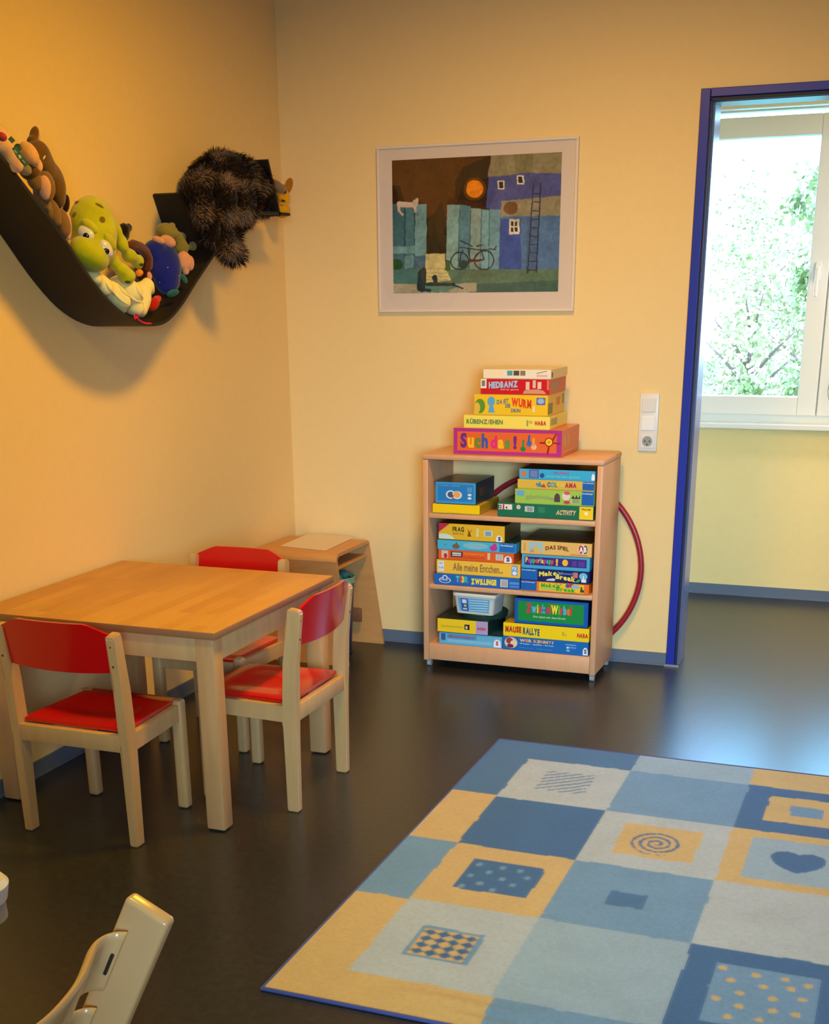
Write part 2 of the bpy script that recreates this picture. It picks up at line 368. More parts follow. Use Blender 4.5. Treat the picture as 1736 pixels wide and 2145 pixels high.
a = np.floor((X-1.60)/.024 + (Y+2.565)/.028 + 100); b = np.floor((X-1.60)/.024 - (Y+2.565)/.028 + 100)
inn = (X > 1.533) & (X < 1.669) & (Y > -2.63) & (Y < -2.503)
row = np.floor((Y+2.63)/.0318).astype(int)
dia = (np.abs(np.mod(X-1.533+.0, .034)-.017)/.017 + np.abs(np.mod(Y+2.63, .0318)-.0159)/.0159) < 1
img[inn & dia] = cN; img[inn & ~dia] = cY
R(2.212, 2.436, -1.548, -1.346, cY); R(2.277, 2.372, -1.49, -1.41, cM)
R(2.2, 2.448, -1.955, -1.678, cL)
dx, dy = (X-2.331)/.062, (Y+1.828)/.062
heart = ((dx**2+dy**2-1)**3 - dx**2*dy**3) < 0; img[heart] = cN
R(2.21, 2.436, -2.69, -2.43, cM)
for p in [(2.226, -2.452), (2.299, -2.461), (2.363, -2.458), (2.413, -2.47), (2.249, -2.503), (2.321, -2.506), (2.378, -2.496), (2.275, -2.551), (2.345, -2.553), (2.404, -2.534), (2.229, -2.59), (2.281, -2.608), (2.35, -2.603), (2.398, -2.602), (2.263, -2.658), (2.328, -2.649)]:
    img[np.hypot((X-p[0])/.010, (Y-p[1])/.010) < 1] = cY
img *= (1 + .05*rng.normal(size=(nv, nu, 1)) + .03*blur_noise(nv, nu, 14, 5)[..., None])
k = np.pad(img, ((1, 1), (1, 1), (0, 0)), 'edge'); img = np.clip((k[1:-1, 1:-1]*4+k[:-2, 1:-1]+k[2:, 1:-1]+k[1:-1, :-2]+k[1:-1, 2:])/8, 0, 1)
rug = empty('patchwork_rug', ((RX0+RX1)/2, (RY0+RY1)/2, 0), 0, 'blue, yellow and grey patchwork childrens rug with heart and spiral on the dark floor', 'rug')
rugm = mat('rug_pile', (255, 255, 255), .95, .1, sheen=.25, bump=.9, bscale=420, attr='paint')
cx_, cy_ = (RX0+RX1)/2, (RY0+RY1)/2
top = raster_mesh('rug_pile', nu, nv, (RX0-cx_, RY1-cy_, RZ), (RX1-RX0, 0, 0), (0, RY0-RY1, 0), img, rugm, rug)
co = np.empty(len(top.data.vertices)*3); top.data.vertices.foreach_get('co', co); co = co.reshape(-1, 3)
wx, wy = co[:, 0]+cx_, co[:, 1]+cy_
co[:, 2] += .006*np.exp(-((wy+2.80)/.02)**2)*np.exp(-((wx-1.70)/.13)**2) + .004*np.exp(-((wy+2.84+.1*(wx-1.7))/.015)**2)*np.exp(-((wx-1.85)/.2)**2)
top.data.vertices.foreach_set('co', co.ravel()); top.data.shade_smooth()
q = MB(); hx, hy = (RX1-RX0)/2, (RY1-RY0)/2
q.box((-hx, -hy, .0005), (hx, hy, RZ-.0008), mat('rug_backing', (60, 70, 110), .9))
q.tube([(-hx, -hy, .006), (hx, -hy, .006), (hx, hy, .006), (-hx, hy, .006)], .0055, mat('rug_binding', (72, 82, 140), .9, bump=.5, bscale=500), 8, True)
q.build('rug_binding', parent=rug)
# ------------------------------------------------------------------ wood materials
beech = mat('beech_top_oiled', (206, 148, 78), .38, .45, var=.13, vscale=3, stretch=(1, 8, 1), bump=.03)
beechedge = mat('beech_edge', (150, 104, 66), .45, var=.1, vscale=6)
birch = mat('birch_frame', (198, 158, 106), .42, .4, var=.07, vscale=6, stretch=(6, 6, .8))
birch2 = mat('beech_leg', (196, 150, 100), .42, .4, var=.08, vscale=6, stretch=(6, 6, .8))
red = mat('red_lacquer', (200, 8, 14), .22, .5, coat=.3)
screw = mat('screw_metal', (90, 85, 70), .35, metal=.8)
# ------------------------------------------------------------------ table
tb = empty('childrens_table', (.408, -1.765, 0), 0, 'square low wooden childrens table with three red chairs by the left wall', 'table')
tx, ty = .408, -1.765
q = MB(); top_z0, top_z1 = .568, .590
nst = 9; x0, x1, ya, yb = -.397, .397, -.390, .390
q.box((x0, ya, top_z0), (x1, yb, top_z1), beech, .004)
tt = q.build('table_top', parent=tb, smooth=30)
# butcher block staves
m = beech.copy(); m.name = 'beech_staves'; nt = m.node_tree
b = nt.nodes['Principled BSDF']; tcn = nt.nodes.new('ShaderNodeTexCoord')
br = nt.nodes.new('ShaderNodeTexBrick'); br.inputs['Scale'].default_value = 1; br.inputs['Brick Width'].default_value = .33; br.inputs['Row Height'].default_value = .044
br.inputs['Mortar Size'].default_value = 0; br.inputs['Color1'].default_value = (*lin((204, 152, 72)), 1); br.inputs['Color2'].default_value = (*lin((188, 134, 58)), 1); br.offset = .37
nz = nt.nodes.new('ShaderNodeTexNoise'); nz.inputs['Scale'].default_value = 5; mp = nt.nodes.new('ShaderNodeMapping'); mp.inputs['Scale'].default_value = (20, 1.5, 1)
mp0 = nt.nodes.new('ShaderNodeMapping'); mp0.inputs['Rotation'].default_value = (0, 0, PI/2)
nt.links.new(tcn.outputs['Object'], mp0.inputs[0]); nt.links.new(mp0.outputs[0], br.inputs[0])
nt.links.new(tcn.outputs['Object'], mp.inputs[0]); nt.links.new(mp.outputs[0], nz.inputs[0])
mr = nt.nodes.new('ShaderNodeMapRange'); mr.inputs[3].default_value = .88; mr.inputs[4].default_value = 1.12; nt.links.new(nz.outputs[0], mr.inputs[0])
vm = nt.nodes.new('ShaderNodeVectorMath'); vm.operation = 'SCALE'; nt.links.new(br.outputs[0], vm.inputs[0]); nt.links.new(mr.outputs[0], vm.inputs['Scale']); nt.links.new(vm.outputs[0], b.inputs['Base Color'])
tt.data.materials.clear(); tt.data.materials.append(m); tt.data.materials.append(beechedge)
for f in tt.data.polygons:
    if abs(f.normal.z) < .5: f.material_index = 1
q = MB()
for s in (-1, 1):
    q.box((-.34, s*.359-.01, .498), (.34, s*.359+.01, .567), birch, .002)
    q.box((s*.367-.01, -.33, .498), (s*.367+.01, .33, .567), birch, .002)
q.build('table_apron', parent=tb, smooth=30)
for sx in (-1, 1):
    for sy in (-1, 1):
        q = MB(); q.box((sx*.352-.029, sy*.346-.026, .004), (sx*.352+.029, sy*.346+.026, .5675), birch2 if 1 else birch, .005)
        q.box((sx*.352-.022, sy*.346-.02, 0), (sx*.352+.022, sy*.346+.02, .0045), mat('felt_glide', (30, 28, 26), .9))
        q.build('leg', parent=tb, smooth=30)
# ------------------------------------------------------------------ chairs (origin between the legs' back line centre, facing +y)
def make_chair():
    root = empty('childrens_chair')
    # rear posts
    prof = [(-.018, 0), (.020, 0), (.022, .30), (.014, .45), (-.004, .604), (-.008, .614), (-.042, .610), (-.046, .602), (-.028, .45), (-.022, .30)]
    for s in (-1, 1):
        q = MB(); x = s*.176
        q.prism([(x-.0135, y, z) for y, z in prof], (.027, 0, 0), birch)
        bmesh.ops.bevel(q.b, geom=list(q.b.edges), offset=.004, segments=2, affect='EDGES')
        leg = q.build('leg', parent=root, smooth=30)
        for zz in (.525, .580):
            q = MB()
            yy = -.030-.046*(zz-.45)/.15*.35
            q.cyl((x-s*.000, -.0435 if zz > .55 else -.0385, zz), (x, -.041+ (.0 if zz > .55 else .004), zz), .003, m=screw, seg=12)
            q.build('screw', parent=leg)
    for s in (-1, 1):
        q = MB(); x = s*.157
        vs = q.box((x-.018, .277, .0), (x+.018, .313, .338), birch, .010, seg=4)
        q.build('leg', parent=root, smooth=40)
    q = MB()
    q.box((-.164, -.018, .276), (.164, .004, .325), birch, .003)
    q.box((-.140, .286, .276), (.140, .306, .325), birch, .003)
    for s in (-1, 1):
        q.prism([(s*.176-.010, .020, .276), (s*.176+.010, .020, .276), (s*.158+.010, .285, .276), (s*.158-.010, .285, .276)], (0, 0, .049), birch)
    q.build('seat_frame', parent=root, smooth=30)
    # seat with a shallow dish
    q = MB(); N = 16; rows = []; rows2 = []
    for i in range(N+1):
        v = i/N; y = .006+v*.312; hw = .166-.016*v + (-.006 if i in (0, N) else 0); r = []; r2 = []
        for j in range(N+1):
            u = j/N*2-1; d = math.exp(-((u/.62)**4) - (((v-.45)/.36)**4)); z = .338-.009*d - (.004 if v > .93 else 0)
            r.append((u*hw, y, z)); r2.append((u*hw, y, z-.010))
        rows.append(r); rows2.append(r2)
    q.grid(rows, red); q.grid(rows2, red)
    for i in range(N):
        for (a, b) in (((i, 0), (i+1, 0)), ((i, N), (i+1, N))): q.poly([rows[a[0]][a[1]], rows[b[0]][b[1]], rows2[b[0]][b[1]], rows2[a[0]][a[1]]], red)
        for (a, b) in (((0, i), (0, i+1)), ((N, i), (N, i+1))): q.poly([rows[a[0]][a[1]], rows[b[0]][b[1]], rows2[b[0]][b[1]], rows2[a[0]][a[1]]], red)
    bmesh.ops.remove_doubles(q.b, verts=q.b.verts, dist=.0005)
    q.build('seat', parent=root, smooth=35)
    # backrest: curved panel, peaked top
    q = MB(); N = 20; A = []; B = []
    for j in range(N+1):
        u = j/N*2-1; x = u*.1715; au = abs(u)
        top = .638 if au < .62 else .638-.028*((au-.62)/.38)**1.1
        bot = .498+.006*au**2; ybow = -.022*(1-u*u)
        a = []; b = []
        for i in range(7):
            v = i/6; z = bot+(top-bot)*v; y = -.020-(z-.5)*.16+ybow
            a.append((x, y, z)); b.append((x, y+.009, z))
        A.append(a); B.append(b)
    q.grid(A, red); q.grid(B, red)
    for j in range(N):
        for i in (0, 6): q.poly([A[j][i], A[j+1][i], B[j+1][i], B[j][i]], red)
    for i in range(6):
        for j in (0, N): q.poly([A[j][i], A[j][i+1], B[j][i+1], B[j][i]], red)
    bmesh.ops.remove_doubles(q.b, verts=q.b.verts, dist=.0003)
    q.build('backrest', parent=root, smooth=50)
    return root
ch = make_chair(); GR = 'red childrens chairs around the low table'
ch.location = (.424, -2.297, 0); tag(ch, 'red and pale wood chair at the near side of the table, back to the camera', 'chair', GR)
c2 = copy_tree(ch); c2.location = (.905, -1.742, 0); c2.rotation_euler.z = PI/2; tag(c2, 'red and pale wood chair at the right side of the table, seat visible', 'chair', GR)
c3 = copy_tree(ch); c3.location = (.362, -1.215, 0); c3.rotation_euler.z = PI; c3.scale = (.98, .98, .965); tag(c3, 'chair at the far side of the table, red back rising behind the tabletop', 'chair', GR)
# ------------------------------------------------------------------ bentwood bench
bw = mat('bentwood_birch', (206, 150, 92), .4, .4, var=.08, vscale=5, stretch=(1.5, 8, 8))
bn = empty('bentwood_bench', (.19, -.24, 0), 0, 'low bent plywood bench in the corner with a sheet of paper on top', 'bench')
def bent(profile, halfw, thick, m, name, parent, hole=None):
    """profile: list of (y,z); halfw(y,z)->(x0,x1)"""
    n = len(profile); nrm = []
    for i in range(n):
        a = Vector(profile[max(0, i-1)]); b = Vector(profile[min(n-1, i+1)]); t = (b-a).normalized(); nrm.append(Vector((t.y, -t.x)))
    q = MB(); O = []; I = []
    for (y, z), nn in zip(profile, nrm):
        x0, x1 = halfw(y, z); O.append([(x0, y, z), (x1, y, z)]); I.append([(x0, y+nn.x*thick, z+nn.y*thick), (x1, y+nn.x*thick, z+nn.y*thick)])
    q.grid(O, m); q.grid(I, m)
    for i in range(n-1):
        for k in (0, 1): q.poly([O[i][k], O[i+1][k], I[i+1][k], I[i][k]], m)
    for i in (0, n-1): q.poly([O[i][0], O[i][1], I[i][1], I[i][0]], m)
    bmesh.ops.remove_doubles(q.b, verts=q.b.verts, dist=.0002)
    return q.build(name, parent=parent, smooth=50)
def arc(cy, cz, r, a0, a1, n=8): return [(cy+r*math.cos(math.radians(a0+(a1-a0)*i/n)), cz+r*math.sin(math.radians(a0+(a1-a0)*i/n))) for i in range(n+1)]
bp = [(-.205, 0), (-.172, .42)] + arc(-.142, .422, .032, 180, 90) + arc(.150, .428, .026, 90, 0) + [(.192, .0)]
hwf = lambda y, z: (-.183 if y < 0 else -.176, .19 + max(0, (.42-z))*.13)
bent(bp, hwf, .014, bw, 'bent_shell', bn)
q = MB(); q.box((-.17, -.155, .385), (.185, .155, .395), bw, .002); q.build('under_shelf', parent=bn)
q = MB(); q.box((-.155, .135, .10), (.16, .150, .16), mat('bench_rail_dark', (120, 76, 44), .5), .006); q.build('cross_rail', parent=bn, smooth=30)
q = MB(); pa = [at(587, 1143, z=.4565), at(682, 1153, z=.4565), at(744, 1124, z=.4565), at(650, 1116, z=.4565)]
q.prism([(p.x, p.y, .4550) for p in pa], (0, 0, .0009), mat('white_paper', (228, 214, 206), .8))
tag(q.build('paper_sheet'), 'blank whitish sheet of paper lying on the corner bench', 'paper')
# bucket under the bench
bk = empty('blue_bucket', (.300, -.25, 0), 0, 'dark blue bucket with pale green rim under the corner bench', 'bucket')
q = MB(); q.cyl((0, 0, .004), (0, 0, .315), .060, .078, mat('bucket_blue', (24, 40, 92), .4), 32, False); q.cyl((0, 0, .004), (0, 0, .006), .065, .065, mat('bucket_blue')); q.build('bucket_body', parent=bk, smooth=40)
q = MB(); q.cyl((0, 0, .305), (0, 0, .328), .082, .082, mat('rim_green', (130, 180, 150), .4), 32, False); q.tube([(.082*math.cos(a*PI/16), .082*math.sin(a*PI/16), .328) for a in range(32)], .003, mat('rim_green'), 6, True); q.build('bucket_rim', parent=bk, smooth=40)
q = MB()
for k in range(16):
    a = k*2.4; r_ = .05*math.sqrt(k/16); q.sph((r_*math.cos(a), r_*math.sin(a), .315+.03*random.random()), (.022, .018, .02), flat([(70, 120, 100), (60, 100, 105), (90, 150, 120)][k % 3], .7), seg=10)
q.build('bucket_contents', parent=bk, smooth=True)
# ------------------------------------------------------------------ foreground high chair and stool edge
hc = empty('wooden_high_chair', (1.50, -4.05, 0), 0, 'varnished wooden high chair with curved back rails, cut off at the bottom left', 'chair')
vb = mat('varnished_beech', (200, 156, 104), .25, .5, var=.06, vscale=5, coat=.3)
org = Vector((1.50, -4.05, 0))
d = Vector((.077, 0, .159)).normalized(); n_ = Vector((.159, 0, -.077)).normalized()
tl = Vector((1.680, 0, .772)); L_ = tl.z/d.z
for yy in (-3.905, -4.325):
    q = MB(); Mx = Matrix((n_, Vector((0, 1, 0)), d)).transposed().to_4x4(); Mx.translation = tl + Vector((0, yy, 0)) - org
    q.box((0, -.010, -L_), (.062, .012, 0), vb, .0065, mtx=Mx, seg=4); q.build('leg', parent=hc, smooth=60)
for yy in (-3.905, -4.325):
    q = MB(); q.box((1.30-org.x, yy-.010-org.y, 0), (1.70-org.x, yy+.012-org.y, .045), vb, .008); q.build('foot_runner', parent=hc, smooth=60)
path = [(1.684, -3.9225), (1.672, -3.9265), (1.663, -3.940), (1.665, -3.960), (1.678, -3.99), (1.694, -4.03), (1.704, -4.07), (1.709, -4.115)]
path = path + [(x, -8.23-y) for x, y in reversed(path[:-1])]
P2 = []
for i in range(len(path)-1):
    for k in range(4):
        t = k/4; p0 = path[max(i-1, 0)]; p1 = path[i]; p2 = path[i+1]; p3 = path[min(i+2, len(path)-1)]
        P2.append(tuple(.5*((2*p1[c]) + (-p0[c]+p2[c])*t + (2*p0[c]-5*p1[c]+4*p2[c]-p3[c])*t*t + (-p0[c]+3*p1[c]-3*p2[c]+p3[c])*t**3) for c in (0, 1)))
P2.append(path[-1])
for drop, hgt in ((0, .098), (.128, .085)):
    q = MB(); O = []; I = []
    for i, (x, y) in enumerate(P2):
        a = Vector(P2[max(0, i-1)]); b = Vector(P2[min(len(P2)-1, i+1)]); t = (b-a).normalized(); nn = Vector((t.y, -t.x, 0))
        top_ = Vector((x, y, .730)) - d*drop - org
        col = []; col2 = []
        for z_, o_ in ((0, -.001), (-.004, -.0045), (-.012, -.006), (-hgt+.012, -.006), (-hgt+.004, -.0045), (-hgt, -.001)):
            col.append(top_ + d*z_ + nn*o_); col2.append(top_ + d*z_ - nn*o_)
        O.append(col + col2[::-1] + [col[0]])
    q.grid(O, vb); bmesh.ops.remove_doubles(q.b, verts=q.b.verts, dist=.0002)
    for e in (O[0], O[-1]): q.poly(e[:-1], vb)
    br_ = q.build('back_rail', parent=hc, smooth=50)
    q = MB(); c = Vector((1.6745, -3.9205, .73)) - d*(drop+.045) - org
    Mx = Matrix((n_, Vector((0, 1, 0)), d)).transposed().to_4x4(); Mx.translation = c
    q.box((.004, -.014, -.016), (.0075, -.0105, .016), mat('rail_slot', (40, 22, 14), .6), mtx=Mx); q.build('screw_slot', parent=br_)
q = MB(); q.box((1.28-org.x, -4.31-org.y, .47), (1.60-org.x, -3.92-org.y, .488), vb, .006); q.build('seat', parent=hc, smooth=60)
q = MB(); q.box((1.20-org.x, -4.31-org.y, .22), (1.50-org.x, -3.92-org.y, .238), vb, .006); q.build('foot_plate', parent=hc, smooth=60)
stc = at(-58, 1858, z=.5); 
st = empty('round_stool', (stc.x, stc.y, 0), 0, 'pale rounded stool seat just entering at the left edge', 'stool')
stm = mat('stool_white', (214, 204, 190), .4)
q = MB(); q.cyl((0, 0, .475), (0, 0, .503), .055, .060, stm, 40); q.cyl((0, 0, .503), (0, 0, .512), .060, .052, stm, 40); q.build('stool_seat', parent=st, smooth=40)
q = MB(); q.cyl((0, 0, .44), (0, 0, .475), .052, .05, mat('stool_grey', (150, 138, 122), .5), 32); q.cyl((0, 0, 0), (0, 0, .44), .012, .012, mat('stool_grey')); q.cyl((0, 0, 0), (0, 0, .01), .05, .05, mat('stool_grey')); q.build('stool_post', parent=st, smooth=40)
#@@PART2
# ------------------------------------------------------------------ framed picture
pf = empty('framed_picture', (.822, 0, 1.668), 0, 'white framed print of cats, a fence, a bicycle and blue houses on the back wall', 'picture')
ox, oz = .822, 1.668
q = MB(); frm = mat('frame_white', (226, 214, 200), .4)
for a, b in (((.4215, -.02, 1.3665), (1.2215, -.002, 1.376)), ((.4215, -.02, 1.961), (1.2215, -.002, 1.9705)), ((.4215, -.02, 1.376), (.431, -.002, 1.961)), ((1.212, -.02, 1.376), (1.2215, -.002, 1.961))):
    q.box((a[0]-ox, a[1], a[2]-oz), (b[0]-ox, b[1], b[2]-oz), frm, .0015)
q.build('picture_frame', parent=pf)
q = MB(); q.box((.43-ox, -.012, 1.375-oz), (1.213-ox, -.004, 1.962-oz), mat('mat_board', (218, 204, 196), .8)); mb_ = q.build('mat_board', parent=pf)
w_, h_ = 480, 343
UX, VY = np.meshgrid((np.arange(w_)+.5)/w_, (np.arange(h_)+.5)/h_)
Xp = 197+UX*(1313-30*VY)+11*VY; Yp = (280-63*UX)*(1-VY)+(1308-10*UX)*VY
Xp = Xp+2.6*blur_noise(h_, w_, 10, 21); Yp = Yp+2.6*blur_noise(h_, w_, 10, 22)
im = np.zeros((h_, w_, 3)); im[:] = LA(84, 50, 18)
def PG(pts, c): im[in_poly(Xp, Yp, pts)] = LA(*c)
def LN(a, b, w, c): im[seg_d(Xp, Yp, a, b) < w] = LA(*c)
PG([(705, 430), (760, 330), (985, 235), (960, 640), (695, 640)], (50, 34, 16)); PG([(190, 470), (260, 470), (310, 620), (190, 620)], (48, 30, 14))
PG([(460, 720), (530, 690), (592, 590), (625, 690), (650, 1000), (460, 1000)], (48, 40, 24)); PG([(640, 560), (900, 600), (960, 660), (640, 680)], (70, 40, 16))
im[np.hypot(Xp-852, Yp-495) < 88] = LA(96, 62, 14); im[np.hypot(Xp-852, Yp-495) < 66] = LA(236, 140, 24)
PG([(985, 200), (1530, 200), (1520, 380), (1240, 372), (1070, 398), (955, 400)], (140, 132, 104))
PG([(1150, 200), (1300, 200), (1290, 375), (1160, 375)], (124, 118, 88))
PG([(962, 400), (1070, 396), (1240, 370), (1530, 376), (1530, 548), (1190, 576), (1065, 585), (1055, 655), (940, 645)], (78, 84, 148))
PG([(1060, 585), (1190, 576), (1530, 545), (1530, 702), (1050, 710)], (146, 138, 112)); im[np.hypot(Xp-1130, (Yp-640)*1.1) < 55] = LA(112, 78, 52)
PG([(1045, 705), (1530, 700), (1530, 1125), (1020, 1125)], (80, 118, 168)); PG([(1045, 725), (1205, 720), (1212, 1118), (1015, 1118)], (56, 84, 164)); PG([(1255, 705), (1345, 705), (1330, 1125), (1250, 1125)], (72, 104, 150))
for k, (xa, xb, c) in enumerate([(190, 303, (66, 108, 122)), (303, 378, (78, 124, 136)), (378, 475, (116, 158, 164))]): PG([(xa, 612), (xb, 608), (xb-5, 1120), (xa, 1120)], c)
for x in (303, 380): LN((x, 640), (x-5, 1110), 4, (34, 66, 74))
PG([(190, 935), (440, 930), (440, 990), (190, 992)], (112, 156, 166)); PG([(190, 1010), (465, 1010), (465, 1125), (190, 1125)], (72, 110, 132)); PG([(300, 1010), (370, 1010), (368, 1110), (298, 1110)], (106, 148, 158)); im[np.hypot(Xp-235, Yp-1080) < 46] = LA(44, 84, 44)
for xa, xb, t, c in [(640, 735, 612, (132, 170, 170)), (735, 822, 618, (90, 134, 148)), (822, 908, 640, (134, 162, 158)), (908, 970, 652, (118, 166, 178)), (970, 1052, 648, (108, 152, 170))]: PG([(xa, t), (xb, t+6), (xb-12, 1125), (xa-12, 1125)], c)
for x in (735, 822, 908, 970): LN((x, 660), (x-10, 1110), 3.5, (60, 100, 112))
PG([(190, 1118), (1530, 1118), (1530, 1320), (190, 1320)], (92, 120, 100)); PG([(190, 1125), (450, 1125), (420, 1225), (190, 1230)], (74, 122, 122)); PG([(870, 1235), (1530, 1205), (1530, 1320), (870, 1320)], (66, 98, 92))
PG([(190, 1232), (400, 1235), (870, 1228), (870, 1290), (700, 1320), (190, 1320)], (164, 160, 138)); PG([(400, 1240), (640, 1225), (720, 1260), (620, 1300), (430, 1300)], (92, 134, 124))
PG([(472, 996), (622, 994), (625, 1110), (668, 1205), (470, 1225), (465, 1110)], (204, 192, 134))
for yy in (1110, 1145, 1175, 1200): LN((470, yy), (650, yy+3), 2.5, (150, 146, 104))
PG([(625, 1040), (665, 1050), (665, 1130), (620, 1130)], (66, 96, 52))
for c_, r_ in (((737, 1052), 68), ((928, 1046), 74)): im[np.abs(np.hypot(Xp-c_[0], Yp-c_[1])-r_) < 5] = LA(38, 50, 56)
im[np.hypot(Xp-765, Yp-1080) < 38] = LA(58, 74, 68)
for a, b in (((745, 945), (900, 965)), ((900, 965), (1020, 962)), ((800, 950), (820, 1050)), ((905, 965), (925, 1045)), ((760, 970), (737, 1052)), ((740, 890), (835, 935)), ((870, 935), (915, 930)), ((1000, 965), (1020, 935)), ((820, 1050), (925, 1045)), ((905, 965), (840, 1050))): LN(a, b, 4.5, (44, 48, 66))
LN((820, 1050), (905, 1045), 9, (92, 34, 44))
LN((1300, 455), (1262, 1145), 5, (44, 52, 84)); LN((1355, 450), (1328, 1145), 5, (44, 52, 84))
for k in range(10): LN((1298-k*3.8, 530+k*66), (1352-k*2.7, 530+k*66), 4, (44, 52, 84))
for x, y, w2, h2 in ((1055, 465, 28, 33), (1203, 426, 27, 33), (1157, 786, 39, 60)):
    PG([(x-w2, y-h2), (x+w2, y-h2), (x+w2, y+h2), (x-w2, y+h2)], (214, 208, 196)); PG([(x-w2*.62, y-h2*.7), (x+w2*.62, y-h2*.7), (x+w2*.62, y+h2*.7), (x-w2*.62, y+h2*.7)], (44, 36, 32))
LN((1157, 735), (1157, 840), 5, (214, 208, 196)); LN((1125, 786), (1190, 786), 5, (214, 208, 196))
for a, b, w2 in (((255, 610), (380, 618), 20), ((250, 612), (252, 660), 11), ((252, 660), (282, 690), 9), ((375, 610), (385, 665), 10), ((395, 610), (400, 575), 12)): LN(a, b, w2, (206, 184, 172))
im[np.hypot(Xp-385, Yp-602) < 24] = LA(196, 180, 160)
for a, b, w2 in (((440, 1150), (430, 1260), 34), ((450, 1120), (455, 1130), 18), ((430, 1280), (500, 1285), 11), ((540, 1180), (548, 1210), 20), ((480, 1238), (690, 1238), 13), ((690, 1240), (765, 1270), 7)): LN(a, b, w2, (38, 56, 60))
im = np.clip(im*(1+.10*blur_noise(h_, w_, 6, 31)[..., None]+.10*blur_noise(h_, w_, 26, 33)[..., None]), 0, 1)
k = np.pad(im, ((1, 1), (1, 1), (0, 0)), 'edge'); im = (k[1:-1, 1:-1]*3+k[:-2, 1:-1]+k[2:, 1:-1]+k[1:-1, :-2]+k[1:-1, 2:])/7
raster_mesh('print', w_, h_, (.4835-ox, -.0130, 1.920-oz), (.675, 0, 0), (0, 0, -.483), im, mat('art_print', (255, 255, 255), .7, .2, attr='paint'), pf)
q = MB(); q.poly([(.431-ox, -.0165, 1.376-oz), (1.212-ox, -.0165, 1.376-oz), (1.212-ox, -.0165, 1.961-oz), (.431-ox, -.0165, 1.961-oz)], gl); q.build('picture_glass', parent=pf)
# ------------------------------------------------------------------ lettering helpers
GLY = {}
def glyph(ch_, bold):
    if (ch_, bold) in GLY: return GLY[(ch_, bold)]
    c = bpy.data.curves.new('t', 'FONT'); c.body = ch_; c.size = 1; c.offset = bold; c.resolution_u = 3
    o = bpy.data.objects.new('t', c); COL.objects.link(o); me = eval_mesh(o)
    V = [tuple(v.co[:2]) for v in me.vertices]; Fc = [tuple(p.vertices) for p in me.polygons]
    bpy.data.objects.remove(o); bpy.data.meshes.remove(me)
    GLY[(ch_, bold)] = (V, Fc); return GLY[(ch_, bold)]
def lettering(parent, text, x0, x1, z0, z1, y, cols, bold=.015, name='lettering', arcf=0, slope=0, axis='x', org=(0, 0, 0), jitter=0, shear=0):
    """text filling the rectangle x0..x1, z0..z1 in plane y (or plane x when axis='y'); letters are coloured in turn"""
    q = MB(); pen = 0; L = []
    for ch_ in text:
        if ch_ == ' ': pen += .28; L.append(None); continue
        V, Fc = glyph(ch_, bold)
        if not V: L.append(None); continue
        mn = min(v[0] for v in V); mxx = max(v[0] for v in V); L.append((pen-mn, V, Fc)); pen += mxx-mn+.055
    allv = [v[1] for l in L if l for v in l[1]]; lo, hi = min(allv), max(allv); wd_ = max(pen-.055, .01); k = 0
    for l in L:
        if l is None: continue
        off, V, Fc = l; c = cols[k % len(cols)]; jz = jitter*math.sin(k*2.3); k += 1
        i = q.mi(flat(c)); vs = []
        for vx, vy in V:
            u = (vx+off)/wd_; w = (vy-lo)/(hi-lo+1e-6)
            X_ = x0+(u+shear*(w-.5)*.1)*(x1-x0); Z_ = z0+w*(z1-z0)+arcf*(1-(2*u-1)**2)+slope*(u-.5)+jz
            p = (X_, y, Z_) if axis == 'x' else (y, X_, Z_)
            vs.append(q.b.verts.new((p[0]-org[0], p[1]-org[1], p[2]-org[2])))
        for f in Fc:
            try: q.b.faces.new([vs[t] for t in f]).material_index = i
            except ValueError: pass
    bmesh.ops.recalc_face_normals
    me = bpy.data.meshes.new(name); q.b.to_mesh(me); q.b.free()
    for m_ in q.mats: me.materials.append(m_)
    o = bpy.data.objects.new(name, me); COL.objects.link(o); o.parent = parent; return o
